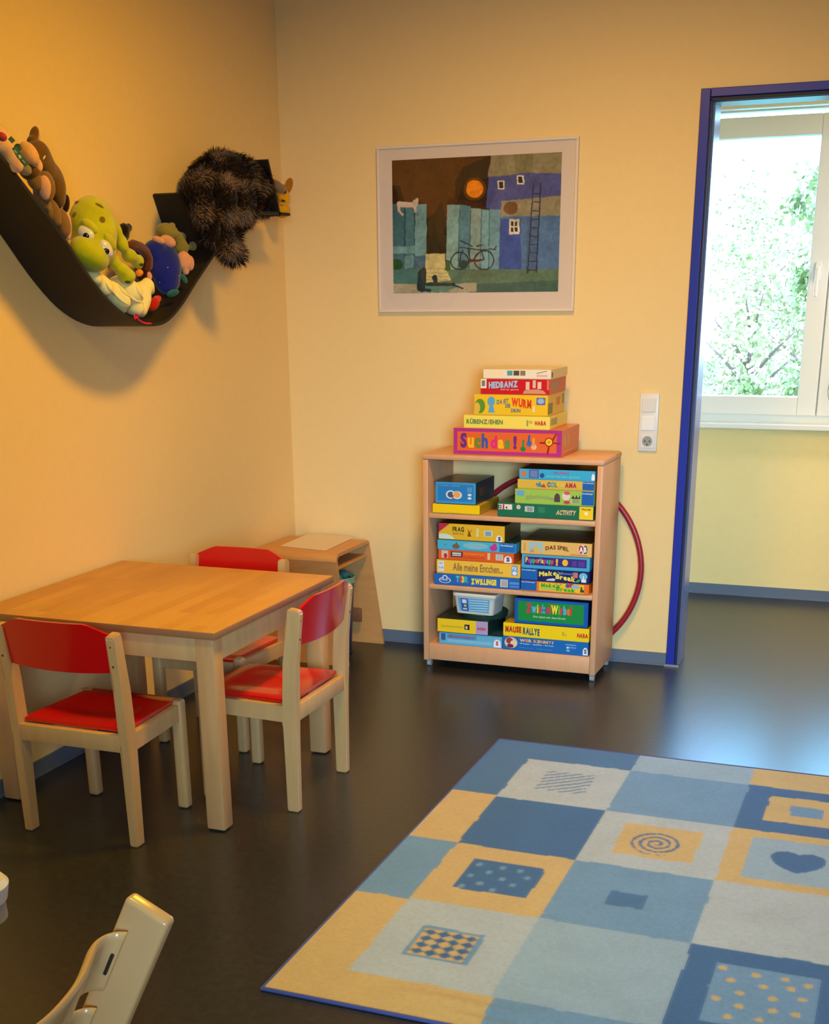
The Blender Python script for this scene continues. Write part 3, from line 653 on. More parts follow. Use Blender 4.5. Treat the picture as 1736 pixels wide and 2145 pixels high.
def game(label, x0, x1, z0, z1, yf, dep, col, top=None, art=(), words=(), side=None, cat='board game', group=None, tray=True, rz=0, right=()):
    """art: (kind, fx0, fx1, fz0, fz1, rgb) in fractions of the front face; words: (text, fx0, fx1, fz0, fz1, [colours], opts)"""
    cx, cy = (x0+x1)/2, yf+dep/2
    o = empty('board_game_box', (cx, cy, z0), rz, label, cat, group)
    hx, hy, h = (x1-x0)/2, dep/2, z1-z0
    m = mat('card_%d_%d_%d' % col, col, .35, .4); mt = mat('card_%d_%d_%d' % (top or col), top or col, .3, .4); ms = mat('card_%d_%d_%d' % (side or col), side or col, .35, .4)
    q = MB(); q.box((-hx, -hy, .003 if tray else 0), (hx, hy, h), m, .0012)
    lid = q.build('lid', parent=o)
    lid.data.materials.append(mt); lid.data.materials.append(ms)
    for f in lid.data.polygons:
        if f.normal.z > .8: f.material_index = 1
        elif abs(f.normal.x) > .8: f.material_index = 2
    if tray:
        q = MB(); q.box((-hx+.0015, -hy+.0015, 0), (hx-.0015, hy-.0015, h*.6), ms); q.build('tray', parent=o)
    fx = lambda u: -hx+u*2*hx
    fz = lambda v: .003+v*(h-.003)
    if art:
        q = MB(); e = .0003; q.poly([(-hx, -hy-.00015, .003), (hx, -hy-.00015, .003), (hx, -hy-.00015, h), (-hx, -hy-.00015, h)], m)
        for n, a in enumerate(art):
            kind, u0, u1, v0, v1, c = a[:6]; y = -hy-e-n*.00006; mm = flat(c)
            X0, X1, Z0, Z1 = fx(u0), fx(u1), fz(v0), fz(v1)
            if kind == 'r': P = [(X0, y, Z0), (X1, y, Z0), (X1, y, Z1), (X0, y, Z1)]
            elif kind == 'e': P = [((X0+X1)/2+(X1-X0)/2*math.cos(t*PI/12), y, (Z0+Z1)/2+(Z1-Z0)/2*math.sin(t*PI/12)) for t in range(24)]
            elif kind == 'd': P = [(X0, y, Z0)] + [((X0+X1)/2+(X1-X0)/2*math.cos(t*PI/12), y, Z0+(Z1-Z0)*(.45+.55*math.sin(t*PI/12))) for t in range(12, -1, -1)] + [(X1, y, Z0)]
            elif kind == 't': P = [(X0, y, Z0), (X1, y, Z1), (X0, y, Z1)]
            elif kind == 'p': P = [(fx(s), y, fz(t)) for s, t in a[6]]
            elif kind == 'bars':
                for b_ in range(7):
                    xx = X0+(X1-X0)*(b_+.2)/7; q.poly([(xx, y, Z0), (xx+(X1-X0)*.07, y, Z0), (xx+(X1-X0)*.07, y, Z1), (xx, y, Z1)], mm)
                continue
            q.poly(P, mm)
        me = bpy.data.meshes.new('printed_front'); q.b.to_mesh(me); q.b.free()
        for m_ in q.mats: me.materials.append(m_)
        po = bpy.data.objects.new('printed_front', me); COL.objects.link(po); po.parent = o
    for wd_ in words:
        t, u0, u1, v0, v1, cs = wd_[:6]; op = wd_[6] if len(wd_) > 6 else {}
        lettering(o, t, fx(u0), fx(u1), fz(v0), fz(v1), -hy-.0016, cs, **op)
    if right:
        q = MB(); q.poly([(hx+.0002, -hy, .003), (hx+.0002, hy, .003), (hx+.0002, hy, h), (hx+.0002, -hy, h)], ms)
        for n, (a, b, c_, d_, col_) in enumerate(right):
            xx = hx+.0004+n*.0001; ya, yb = -hy+a*dep, -hy+b*dep; q.poly([(xx, ya, fz(c_)), (xx, yb, fz(c_)), (xx, yb, fz(d_)), (xx, ya, fz(d_))], flat(col_))
        q.build('printed_side', parent=o)
    return o
# ------------------------------------------------------------------ game shelf cabinet
bc = mat('cabinet_beech', (218, 166, 124), .4, .4, var=.05, vscale=5, stretch=(6, 6, 1), bump=.02)
bcr = mat('cabinet_edge', (210, 164, 122), .4, .4)
cb = empty('rolling_shelf_cabinet', (1.082, -.194, 0), math.radians(-.4), 'open beech shelf cabinet on castors, filled with board games', 'shelf')
hx, hy = .3555, .149
def part(name, a, b, m=bc, bev=.003, sm=30):
    q = MB(); q.box(a, b, m, bev); return q.build(name, parent=cb, smooth=sm)
part('side_panel', (-hx, -hy, .030), (-hx+.022, hy, .832)); part('side_panel', (hx-.022, -hy, .030), (hx, hy, .832))
part('cabinet_top', (-hx-.003, -hy-.002, .832), (hx+.003, hy, .854), bc, .007)
for zt in (.627, .345): part('shelf', (-hx+.0225, -hy+.006, zt-.021), (hx-.0225, hy-.004, zt), bc, .005)
part('bottom_shelf', (-hx+.0225, -hy+.004, .080), (hx-.0225, hy-.004, .102), bc, .004)
part('plinth', (-hx+.0225, -hy+.001, .034), (hx-.0225, -hy+.019, .098), bc, .003)
part('plinth_back', (-hx+.0225, hy-.02, .034), (hx-.0225, hy-.004, .0798), bc, .003)
cas = mat('castor_plastic', (150, 152, 148), .4)
for sx in (-1, 1):
    for sy in (-1, 1):
        q = MB(); x, y = sx*(hx-.016), sy*(hy-.03)
        q.box((x-.012, y-.014, .022), (x+.012, y+.014, .0335), cas, .003); q.cyl((x-.008, y, .0125), (x+.008, y, .0125), .0125, m=mat('castor_wheel', (175, 176, 170), .4), seg=20)
        q.build('castor', parent=cb, smooth=40)
# hoop leaning between cabinet and wall
hp = MB(); hp.tube([(.372*math.cos(a*PI/40), (-.022+.006*math.sin(a*PI/40)), .372*math.sin(a*PI/40)) for a in range(80)], .0115, mat('hoop_red', (158, 30, 46), .35), 10, True)
tag(hp.build('gymnastic_hoop', smooth=True, loc=(1.163, 0, .384)), 'dark red gymnastic hoop leaning on the wall behind the shelf cabinet', 'hoop')
YF = -.336; RAV = (20, 98, 184)
WH = (240, 240, 238); YE = (250, 205, 40)
# stack on top of the cabinet
Yt = -.33
g = game('big pink and orange game box, lowest of the stack on top of the cabinet', .848, 1.272, .8545, .953, -.327, .265, (178, 48, 142), (222, 120, 92), side=(214, 104, 66),
     art=[('r', .035, .955, .13, .87, (232, 102, 40)), ('e', .845, .925, .38, .72, (150, 40, 24)), ('e', .855, .915, .42, .68, (250, 200, 40)), ('e', .870, .900, .49, .61, (226, 150, 30)), ('p', 0, 0, 0, 0, (150, 36, 24), [(.865, .10), (.885, .10), (.895, .38), (.878, .38)]), ('p', 0, 0, 0, 0, (150, 36, 24), [(.915, .66), (.925, .60), (.955, .86), (.945, .90)]), ('p', 0, 0, 0, 0, (150, 36, 24), [(.925, .50), (.99, .46), (.99, .52), (.925, .56)]), ('p', 0, 0, 0, 0, (150, 36, 24), [(.80, .48), (.85, .48), (.85, .56), (.80, .54)]),
          ('e', .625, .675, .16, .36, (40, 130, 70)), ('r', .642, .660, .30, .62, (50, 140, 76)), ('e', .680, .730, .36, .58, (60, 110, 190)), ('r', .695, .713, .5, .80, (50, 90, 180)), ('e', .725, .775, .24, .46, (236, 190, 150)), ('r', .735, .757, .36, .70, (240, 160, 60))],
     words=[('Such', .065, .325, .24, .82, [(110, 40, 140), (250, 190, 30), (96, 140, 50), (60, 90, 170)], dict(bold=.05)), ('das', .35, .53, .24, .74, [(226, 40, 130), (250, 190, 30), (96, 150, 60)], dict(bold=.05)), ('!', .56, .592, .24, .76, [(110, 40, 140)], dict(bold=.05))],
     right=[(.15, .22, .35, .7, (200, 170, 70)), (.35, .40, .4, .75, (210, 180, 90)), (.1, .75, .12, .18, (226, 150, 100))])
game('flat pale yellow game box with green lettering, second from the bottom on the cabinet top', .889, 1.2245, .9535, 1.0015, -.327, .26, (246, 224, 96), (238, 214, 110), side=(240, 214, 84),
     words=[('RÜBENZ/EHEN', .03, .46, .30, .76, [(90, 140, 80)]*6+[(220, 80, 50)]+[(90, 140, 80)]*4, dict(bold=.04)), ('HABA', .83, .96, .30, .66, [(196, 30, 60)], dict(bold=.05)), ('CE', .76, .80, .45, .65, [(150, 140, 70)])],
     art=[('r', .735, .752, .2, .7, (150, 150, 90))], right=[(.05, .4, .25, .8, (170, 168, 90))])
game('thick yellow game box with worm lettering in the middle of the top stack', .930, 1.2155, 1.002, 1.078, -.327, .24, (244, 198, 36), (236, 196, 60), side=(228, 178, 44),
     art=[('e', .005, .15, .05, .78, (92, 150, 40)), ('e', .0, .08, .05, .6, (224, 190, 70)), ('e', .18, .285, .42, .90, (90, 170, 226)), ('p', 0, 0, 0, 0, (90, 170, 226), [(.19, .1), (.285, .1), (.26, .44), (.21, .44)]), ('r', .845, .965, .52, .88, (100, 110, 190)), ('e', .86, .95, .58, .84, (150, 190, 230)), ('r', .80, .825, .16, .46, (240, 232, 190))],
     words=[('DA IST', .31, .47, .56, .78, [(90, 120, 150)], dict(slope=.006, bold=.04)), ('DER', .425, .50, .36, .56, [(90, 120, 150)], dict(bold=.04)), ('WURM', .51, .78, .38, .82, [(226, 64, 24)], dict(bold=.06, slope=-.008, jitter=.001)), ('DRIN', .505, .635, .14, .32, [(90, 120, 150)], dict(bold=.04))],
     right=[(.0, .28, .05, .6, (130, 120, 50)), (.5, .72, .4, .8, (214, 120, 50)), (.85, .98, .4, .9, (150, 140, 90))])
game('red game box with blue lettering, second from the top on the cabinet', .9545, 1.219, 1.0785, 1.1335, -.327, .24, (206, 20, 40), (190, 60, 50), side=(204, 78, 56),
     art=[('r', .0, .085, .36, 1.0, (236, 236, 232)), ('r', .015, .065, .5, .9, (120, 130, 120)), ('r', .66, .715, .3, .84, (226, 200, 180)), ('r', .76, .805, .42, .95, (222, 190, 170)), ('r', .83, .885, .36, .84, (228, 205, 190)), ('p', 0, 0, 0, 0, (216, 150, 120), [(.62, .02), (.96, .02), (.92, .24), (.82, .34), (.70, .30), (.64, .24)]), ('r', .965, .995, .3, .98, (220, 120, 90))],
     words=[('HEDBANZ', .12, .545, .40, .86, [(160, 200, 240)], dict(bold=.06, slope=.006)), ('party game', .30, .56, .22, .34, [(236, 190, 190)])], right=[(.1, .5, .35, .75, (170, 130, 110))])
game('slim white game box, topmost of the stack on the cabinet', .9645, 1.224, 1.134, 1.168, -.327, .24, (238, 232, 218), (234, 220, 190), side=(228, 196, 140),
     art=[('r', .035, .30, .25, .82, (248, 226, 190)), ('r', .355, .435, .32, .88, (96, 156, 170)), ('r', .45, .535, .32, .88, (84, 78, 66)), ('r', .55, .625, .32, .88, (140, 122, 96)), ('p', 0, 0, 0, 0, (60, 50, 50), [(.79, .55), (.94, .84), (.94, .90), (.79, .62)]), ('r', .79, .95, .2, .42, (238, 180, 170))], right=[(.03, .12, .1, .7, (120, 90, 70))])
# row 1 left
game('bright yellow flat box under the blue carton on the top shelf', .765, .958, .6275, .664, YF, .25, (250, 208, 20), (246, 204, 30), side=(196, 160, 40), art=[('p', 0, 0, 0, 0, (236, 190, 14), [(.28, 0), (.62, 0), (.58, .10), (.32, .10)])])
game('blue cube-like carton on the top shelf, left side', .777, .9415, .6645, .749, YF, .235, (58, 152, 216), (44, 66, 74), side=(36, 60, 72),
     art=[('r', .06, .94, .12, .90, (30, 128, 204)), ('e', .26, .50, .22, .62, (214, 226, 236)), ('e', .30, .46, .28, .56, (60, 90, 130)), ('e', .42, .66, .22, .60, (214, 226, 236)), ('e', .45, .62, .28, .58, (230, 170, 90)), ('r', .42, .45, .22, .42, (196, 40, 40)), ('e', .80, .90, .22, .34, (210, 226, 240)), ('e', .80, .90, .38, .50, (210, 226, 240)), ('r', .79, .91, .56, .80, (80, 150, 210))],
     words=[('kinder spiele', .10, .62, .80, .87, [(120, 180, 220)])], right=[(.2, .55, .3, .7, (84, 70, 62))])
# row 1 right
game('dark green quiz game box, lowest of the right stack on the top shelf', 1.030, 1.405, .6275, .680, YF, .26, (24, 112, 84), (20, 84, 72),
     art=[('r', .01, .155, .50, .90, (232, 226, 220)), ('r', .055, .072, .5, .88, (200, 30, 50)), ('e', .20, .245, .55, .90, (226, 190, 190)), ('r', .29, .385, .40, .82, (200, 210, 206)), ('bars', .31, .375, .44, .78, (60, 80, 80)), ('r', .43, .50, .36, .80, (44, 128, 100)), ('r', .855, .995, .02, .98, (250, 208, 30)), ('e', .905, .945, .32, .62, (250, 240, 180))],
     words=[('12', .012, .045, .56, .84, [(30, 30, 30)], dict(bold=.03)), ('4', .085, .105, .54, .76, [(30, 30, 30)]), ('ACTIVITY', .62, .82, .28, .66, [(238, 190, 140)], dict(bold=.05, shear=.5)), ('Piatnik', .88, .975, .72, .86, [(70, 60, 20)])])
game('lime green game box, second from the bottom of the right stack on the top shelf', 1.099, 1.405, .6805, .736, YF, .26, (160, 200, 84), (110, 140, 70),
     art=[('r', .02, .115, .48, .88, (110, 170, 210)), ('r', .845, .998, .02, .98, RAV), ('d', .50, .575, .16, .78, (84, 66, 70)), ('e', .60, .70, .30, .92, (226, 214, 200)), ('e', .62, .70, .04, .30, (196, 70, 80)), ('e', .62, .70, .70, .95, (206, 90, 100)), ('r', .715, .825, .12, .62, (190, 206, 150)), ('bars', .73, .82, .14, .42, (70, 90, 70)), ('p', 0, 0, 0, 0, (50, 70, 40), [(.715, .50), (.74, .7), (.76, .5), (.78, .72), (.80, .5), (.825, .74), (.825, .44), (.715, .44)])],
     words=[('Silbenzauber', .14, .50, .22, .52, [(150, 166, 110)], dict(bold=.05, arcf=.008)), ('Ravensburger', .85, .985, .76, .90, [(220, 232, 245)], dict(bold=.03))])
game('slim gold game box with rainbow lettering on the top shelf, right stack', 1.108, 1.405, .7365, .772, YF, .26, (222, 184, 72), (150, 130, 60),
     art=[('r', .845, .998, .02, .98, RAV), ('p', 0, 0, 0, 0, (60, 150, 170), [(.25, .2), (.29, .85), (.33, .2)]), ('p', 0, 0, 0, 0, (196, 60, 60), [(.30, .15), (.345, .6), (.375, .15)]), ('p', 0, 0, 0, 0, (70, 120, 190), [(.235, .4), (.255, .7), (.275, .4)])],
     words=[('COLORAMA', .39, .77, .22, .80, [(90, 90, 170), (60, 170, 180), (60, 150, 120), (230, 200, 60), (230, 190, 120), (190, 40, 60), (196, 50, 80), (180, 40, 100)], dict(bold=.06)), ('Ravensburger', .855, .99, .74, .90, [(220, 232, 245)], dict(bold=.03))])
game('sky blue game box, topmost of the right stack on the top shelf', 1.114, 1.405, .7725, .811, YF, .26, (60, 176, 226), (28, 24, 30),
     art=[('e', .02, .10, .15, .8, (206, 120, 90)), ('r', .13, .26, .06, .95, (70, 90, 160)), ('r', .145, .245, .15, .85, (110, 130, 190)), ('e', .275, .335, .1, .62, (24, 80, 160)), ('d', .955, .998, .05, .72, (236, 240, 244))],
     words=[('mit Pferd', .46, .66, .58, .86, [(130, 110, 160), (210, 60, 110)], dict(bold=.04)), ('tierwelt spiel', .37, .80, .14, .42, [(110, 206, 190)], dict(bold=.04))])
# row 2 left
game('blue game box with multicoloured lettering, lowest of the left stack on the middle shelf', .770, 1.124, .3455, .3905, YF, .27, (40, 104, 190), (30, 60, 110),
     art=[('e', .06, .20, .1, .66, (236, 240, 246)), ('e', .07, .19, .14, .60, (44, 108, 194)), ('e', .10, .16, .42, .86, (236, 240, 246)), ('e', .11, .15, .44, .78, (44, 108, 194)), ('r', .78, .865, .10, .82, (226, 226, 222)), ('bars', .79, .86, .14, .78, (90, 90, 90)), ('r', .885, .995, .4, .62, (90, 150, 220)), ('r', .885, .995, .14, .26, (90, 150, 220))],
     words=[('TI3R', .26, .41, .24, .88, [(80, 190, 200), (226, 70, 60), (240, 210, 60), (70, 180, 190)], dict(bold=.07)), ('ZWILLINGE', .44, .735, .16, .74, [(250, 224, 60)], dict(bold=.07, slope=.002, jitter=.0008)), ('Haus', .085, .165, .36, .5, [(230, 236, 246)])])
game('golden yellow duck game box on the middle shelf, left stack', .781, 1.125, .391, .4455, YF, .27, (244, 194, 70), (170, 130, 60),
     art=[('r', .02, .09, .10, .90, (226, 232, 238)), ('r', .90, .972, .12, .90, (110, 160, 214)), ('e', .91, .962, .16, .46, (230, 240, 250))],
     words=[('Alle meine Entchen...', .20, .80, .22, .82, [(150, 116, 70)], dict(bold=.02)), ('2+', .035, .075, .66, .82, [(90, 120, 170)]), ('2-4', .030, .08, .32, .48, [(90, 120, 170)]), ('FX', .91, .962, .54, .80, [(240, 246, 252)], dict(bold=.05))])
game('orange game box with a picture of a child on the middle shelf, left stack', .789, 1.0985, .446, .486, YF, .26, (230, 96, 36), (150, 70, 40),
     art=[('r', .04, .13, .12, .92, (206, 196, 186)), ('e', .07, .12, .1, .62, (200, 40, 56)), ('r', .165, .325, .28, .86, (60, 44, 90)), ('r', .185, .305, .60, .76, (226, 220, 190)), ('r', .185, .305, .40, .54, (206, 214, 190)), ('r', .655, .69, .2, .92, (232, 190, 160)), ('r', .765, .86, .20, .84, (214, 210, 206)), ('bars', .775, .85, .24, .8, (150, 150, 160)), ('d', .875, .975, .0, .72, (240, 240, 240))],
     words=[('Rettungswagen', .34, .62, .56, .82, [(240, 150, 50)], dict(bold=.04)), ('aufgepasst', .34, .62, .22, .42, [(200, 70, 50)], dict(bold=.03)), ('S', .905, .948, .14, .60, [(40, 60, 130)], dict(bold=.06))])
game('slim light blue game box on the middle shelf, left stack', .785, 1.106, .4865, .5245, YF, .27, (74, 180, 220), (30, 60, 70),
     art=[('r', .795, .995, .02, .96, (24, 110, 194)), ('e', .19, .29, .06, .62, (120, 96, 84)), ('e', .235, .255, .5, .84, (90, 90, 80)), ('e', .33, .65, .16, .84, (130, 196, 214)), ('e', .67, .77, .06, .70, (188, 60, 150)), ('e', .71, .76, .4, .95, (188, 60, 150))],
     words=[('Zicke Zacke', .36, .62, .34, .62, [(150, 180, 200)], dict(arcf=.004, bold=.03)), ('Ravensburger', .81, .97, .62, .84, [(226, 238, 250)], dict(bold=.03)), ('4-7', .08, .12, .4, .6, [(60, 130, 150)])])
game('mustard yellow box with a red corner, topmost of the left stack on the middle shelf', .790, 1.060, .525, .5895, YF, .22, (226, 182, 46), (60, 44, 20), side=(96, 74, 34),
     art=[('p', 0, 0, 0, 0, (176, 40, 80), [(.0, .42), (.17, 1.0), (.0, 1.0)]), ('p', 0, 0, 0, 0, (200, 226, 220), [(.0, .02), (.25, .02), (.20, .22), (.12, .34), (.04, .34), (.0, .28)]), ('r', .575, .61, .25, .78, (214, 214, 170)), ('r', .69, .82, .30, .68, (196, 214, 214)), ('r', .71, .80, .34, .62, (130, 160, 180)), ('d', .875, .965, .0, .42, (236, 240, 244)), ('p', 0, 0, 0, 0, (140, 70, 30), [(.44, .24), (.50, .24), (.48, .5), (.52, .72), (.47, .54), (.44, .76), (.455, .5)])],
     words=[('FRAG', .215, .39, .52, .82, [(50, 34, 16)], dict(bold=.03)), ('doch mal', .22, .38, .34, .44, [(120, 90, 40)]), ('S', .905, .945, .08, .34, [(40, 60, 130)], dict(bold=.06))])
# row 2 right
game('orange building game box with green lettering, lowest of the right stack on the middle shelf', 1.131, 1.400, .3455, .386, YF-.006, .27, (236, 120, 36), (160, 90, 40),
     art=[('r', .27, .93, .06, .94, (244, 196, 40)), ('r', .0, .235, .02, .99, RAV), ('e', .66, .72, .52, .96, (70, 90, 170)), ('e', .70, .78, .56, 1.0, (190, 50, 60)), ('e', .74, .87, .50, .90, (130, 190, 226)), ('r', .875, .93, .16, .44, (80, 60, 40)), ('r', .88, .905, .4, .72, (90, 70, 40)), ('r', .30, .51, .18, .34, (150, 200, 130))],
     words=[("Make'n'", .30, .60, .46, .92, [(70, 180, 60)], dict(bold=.06, slope=.002)), ('Break', .52, .81, .14, .56, [(60, 180, 60)], dict(bold=.06, slope=-.003)), ('Ravensburger', .015, .215, .80, .93, [(226, 238, 250)], dict(bold=.03))])
game('navy building game box with yellow lettering on the middle shelf, right stack', 1.131, 1.400, .3865, .4335, YF-.004, .27, (24, 36, 104), (20, 24, 60),
     art=[('r', .0, .24, .02, .99, RAV), ('p', 0, 0, 0, 0, (206, 214, 226), [(.37, .04), (.49, .04), (.51, .2), (.48, .28), (.39, .18)]), ('r', .76, .83, .44, .90, (206, 120, 96)), ('p', 0, 0, 0, 0, (80, 160, 76), [(.79, .05), (.84, .05), (.88, .28), (.84, .34)]), ('e', .85, .97, .30, .92, (110, 190, 226)), ('r', .885, .955, .08, .36, (226, 236, 242)), ('r', .905, .92, .34, .66, (226, 236, 242)), ('r', .60, .78, .66, .80, (90, 110, 180))],
     words=[('Make', .265, .525, .46, .88, [(240, 224, 90)], dict(bold=.06, slope=.008)), ("'n'", .54, .61, .66, .90, [(150, 170, 220)], dict(bold=.03)), ('Break', .51, .80, .16, .62, [(240, 224, 90)], dict(bold=.06, slope=-.009)), ('Ravensburger', .01, .22, .80, .93, [(226, 238, 250)], dict(bold=.03))])
game('light blue and purple chatter game box on the middle shelf, right stack', 1.131, 1.398, .434, .4875, YF, .26, (70, 172, 216), (40, 90, 120),
     art=[('r', .04, .955, .20, .84, (60, 40, 130)), ('e', .60, .685, .28, .78, (246, 190, 50)), ('r', .745, .81, .28, .70, (84, 60, 160)), ('r', .835, .93, .28, .70, (84, 60, 160))],
     words=[('Papperlapapp', .055, .475, .26, .80, [(250, 200, 50), (200, 60, 160), (70, 170, 190), (80, 190, 100), (226, 80, 60), (240, 180, 50), (90, 160, 210)], dict(bold=.05)), ('!', .505, .54, .26, .80, [(246, 190, 60)], dict(bold=.05))])
game('sand coloured box with a pyramid scene, topmost of the right stack on the middle shelf', 1.127, 1.404, .488, .5415, YF, .27, (232, 186, 104), (62, 52, 38), side=(190, 130, 60),
     art=[('r', .11, .31, .10, .90, (160, 196, 206)), ('p', 0, 0, 0, 0, (216, 184, 116), [(.12, .1), (.30, .1), (.22, .72)]), ('p', 0, 0, 0, 0, (206, 150, 100), [(.12, .1), (.20, .1), (.16, .44)]), ('e', .805, .945, .18, .88, (236, 224, 220)), ('e', .815, .885, .22, .84, (190, 30, 66)), ('e', .875, .94, .22, .84, (50, 50, 50)), ('r', .035, .065, .2, .8, (196, 166, 110)), ('r', .70, .94, .08, .13, (200, 90, 110))],
     words=[('DAS SPIEL', .35, .68, .32, .62, [(104, 52, 24)], dict(bold=.03, arcf=.006)), ('A', .825, .88, .32, .74, [(244, 240, 240)], dict(bold=.06)), ('B', .885, .93, .32, .74, [(244, 240, 240)], dict(bold=.06))])
# row 3 left
game('light blue picture game box, lowest of the left stack on the bottom shelf', .792, 1.056, .1025, .151, YF, .26, (104, 180, 220), (40, 80, 110),
     art=[('r', .03, .10, .3, .9, (60, 90, 150)), ('r', .13, .60, .50, .9, (80, 150, 200)), ('r', .13, .84, .16, .42, (130, 196, 226)), ('d', .87, .985, .02, .74, (236, 240, 244))],
     words=[('Mensch ärgere', .16, .55, .58, .80, [(200, 60, 80)], dict(bold=.04)), ('S', .91, .945, .2, .6, [(190, 60, 90)], dict(bold=.06))])
game('yellow box with a violet end strip under the round tin on the bottom shelf', .786, .998, .1515, .2085, YF-.004, .24, (244, 208, 40), (44, 58, 48), side=(36, 60, 56),
     art=[('r', .765, .998, .0, 1.0, (176, 160, 206)), ('r', .54, .64, .28, .68, (40, 34, 30)), ('r', .56, .60, .34, .56, (226, 210, 190))],
     words=[('Spielesammlung', .08, .53, .36, .54, [(190, 158, 50)], dict(bold=.02)), ('HABA', .80, .965, .34, .56, [(206, 30, 70)], dict(bold=.05))])
# round dark tin and white tub
q = MB(); q.cyl((0, 0, 0), (0, 0, .018), .093, .096, mat('tin_dark_green', (22, 58, 50), .35), 48); q.cyl((0, 0, .018), (0, 0, .0215), .0965, .094, mat('tin_dark_green'), 48)
tag(q.build('round_tin', smooth=40, loc=(.948, -.228, .209)), 'dark green round tin lid beneath the white plastic tub, bottom shelf', 'tin')
tu = empty('plastic_tub', (.938, -.262, .2308), math.radians(-4), 'white lidded plastic tub with blue label on the bottom shelf', 'tub')
twh = mat('tub_white', (206, 210, 204), .35)
def rr(hx, hy, r, n=6):
    P = []
    for cx, cy, a0 in ((hx-r, hy-r, 0), (-hx+r, hy-r, 90), (-hx+r, -hy+r, 180), (hx-r, -hy+r, 270)):
        for i in range(n+1): a = math.radians(a0+90*i/n); P.append((cx+r*math.cos(a), cy+r*math.sin(a)))
    return P
def loft(q, secs, m):
    rows = [[(x, y, z) for x, y in rr(hx, hy, r)] for hx, hy, r, z in secs]; rows = [r+[r[0]] for r in rows]; q.grid(rows, m); q.poly(rows[0][:-1], m); q.poly(rows[-1][:-1], m); bmesh.ops.remove_doubles(q.b, verts=q.b.verts, dist=.00005)
q = MB(); loft(q, [(.078, .058, .014, 0), (.088, .066, .016, .074)], twh); q.build('tub_body', parent=tu, smooth=40)
q = MB(); loft(q, [(.092, .069, .017, .070), (.0935, .0705, .018, .072), (.0935, .0705, .018, .081), (.091, .068, .016, .084), (.086, .063, .014, .0835)], mat('tub_lid', (216, 218, 210), .35)); q.build('tub_lid', parent=tu, smooth=40)
def tubp(u, v, e=.0006): hh = .003+v*.066; k = .078+.010*hh/.074-.012; return (u*k, -(.058+.008*hh/.074)-e, hh)
q = MB(); lab = [(-.92, .1), (.92, .1), (.92, .92), (-.92, .92)]
q.poly([tubp(*p) for p in lab], flat((90, 170, 220)))
q.poly([tubp(u, v, .0009) for u, v in ((-.75, .12), (-.35, .12), (-.35, .9), (-.75, .9))], flat((44, 84, 170)))
for n, (a, b, c, d_, col) in enumerate([(-.68, -.42, .6, .84, (220, 226, 240)), (-.68, -.42, .2, .3, (200, 210, 235)), (-.6, -.45, .38, .52, (200, 206, 90))]): q.poly([tubp(u, v, .0012) for u, v in ((a, c), (b, c), (b, d_), (a, d_))], flat(col))
for k in range(5): q.poly([tubp(u, v, .0011) for u, v in ((-.28, .15+k*.16), (.85, .2+k*.15), (.85, .26+k*.15), (-.28, .19+k*.16))], flat((200, 228, 240)))
q.build('tub_label', parent=tu)
# row 3 right
game('blue knowledge game box, lowest of the right stack on the bottom shelf', 1.060, 1.405, .1025, .158, YF, .27, (28, 108, 190), (24, 60, 110),
     art=[('e', .02, .175, .08, .94, (226, 196, 180)), ('e', .04, .12, .40, .90, (160, 60, 70)), ('e', .09, .165, .20, .70, (240, 214, 180)), ('e', .05, .13, .1, .40, (120, 40, 60)), ('r', .74, .86, .66, .76, (110, 160, 214)), ('r', .76, .86, .46, .56, (110, 160, 214)), ('e', .75, .78, .42, .56, (226, 236, 246)), ('r', .75, .79, .2, .34, (130, 180, 226)), ('d', .94, .998, .02, .60, (236, 240, 244))],
     words=[('WER KENNT?', .20, .60, .64, .88, [(230, 190, 110), (226, 150, 100)], dict(bold=.06)), ('Wissen - spielen - lernen', .20, .60, .44, .56, [(214, 228, 244)], dict(bold=.02)), ('das quiz', .20, .60, .14, .24, [(80, 150, 214)]), ('S', .955, .985, .14, .48, [(60, 90, 160)], dict(bold=.05))])
game('yellow mouse rally game box on the bottom shelf, right stack', 1.062, 1.407, .1585, .213, YF-.003, .27, (250, 214, 24), (200, 160, 30),
     art=[('r', .69, .715, .3, .62, (200, 176, 60)), ('r', .72, .745, .3, .5, (206, 180, 70))],
     words=[('MAUSE', .025, .215, .26, .76, [(190, 50, 30)], dict(bold=.06, jitter=.001)), ('RALLYE', .235, .43, .18, .72, [(20, 84, 130)], dict(bold=.05, jitter=.001, slope=-.002)), ('HABA', .865, .99, .28, .62, [(196, 30, 50)], dict(bold=.05))])
game('large blue box with a green front, topmost of the right stack on the bottom shelf', 1.107, 1.400, .2135, .3145, YF-.003, .25, (18, 90, 184), (14, 44, 90), side=(14, 34, 70),
     art=[('r', .045, .945, .10, .90, (20, 140, 62))],
     words=[('ZwickelWirbel', .16, .78, .44, .82, [(226, 40, 100), (90, 180, 220), (240, 220, 50), (226, 60, 60), (80, 170, 210), (190, 50, 120), (220, 60, 50), (240, 220, 50), (120, 190, 60), (226, 50, 90), (90, 180, 220), (230, 120, 40), (226, 40, 70)], dict(bold=.07)), ('Das Spiel mit dem Dreh!', .26, .70, .24, .34, [(190, 226, 200)], dict(bold=.02))])
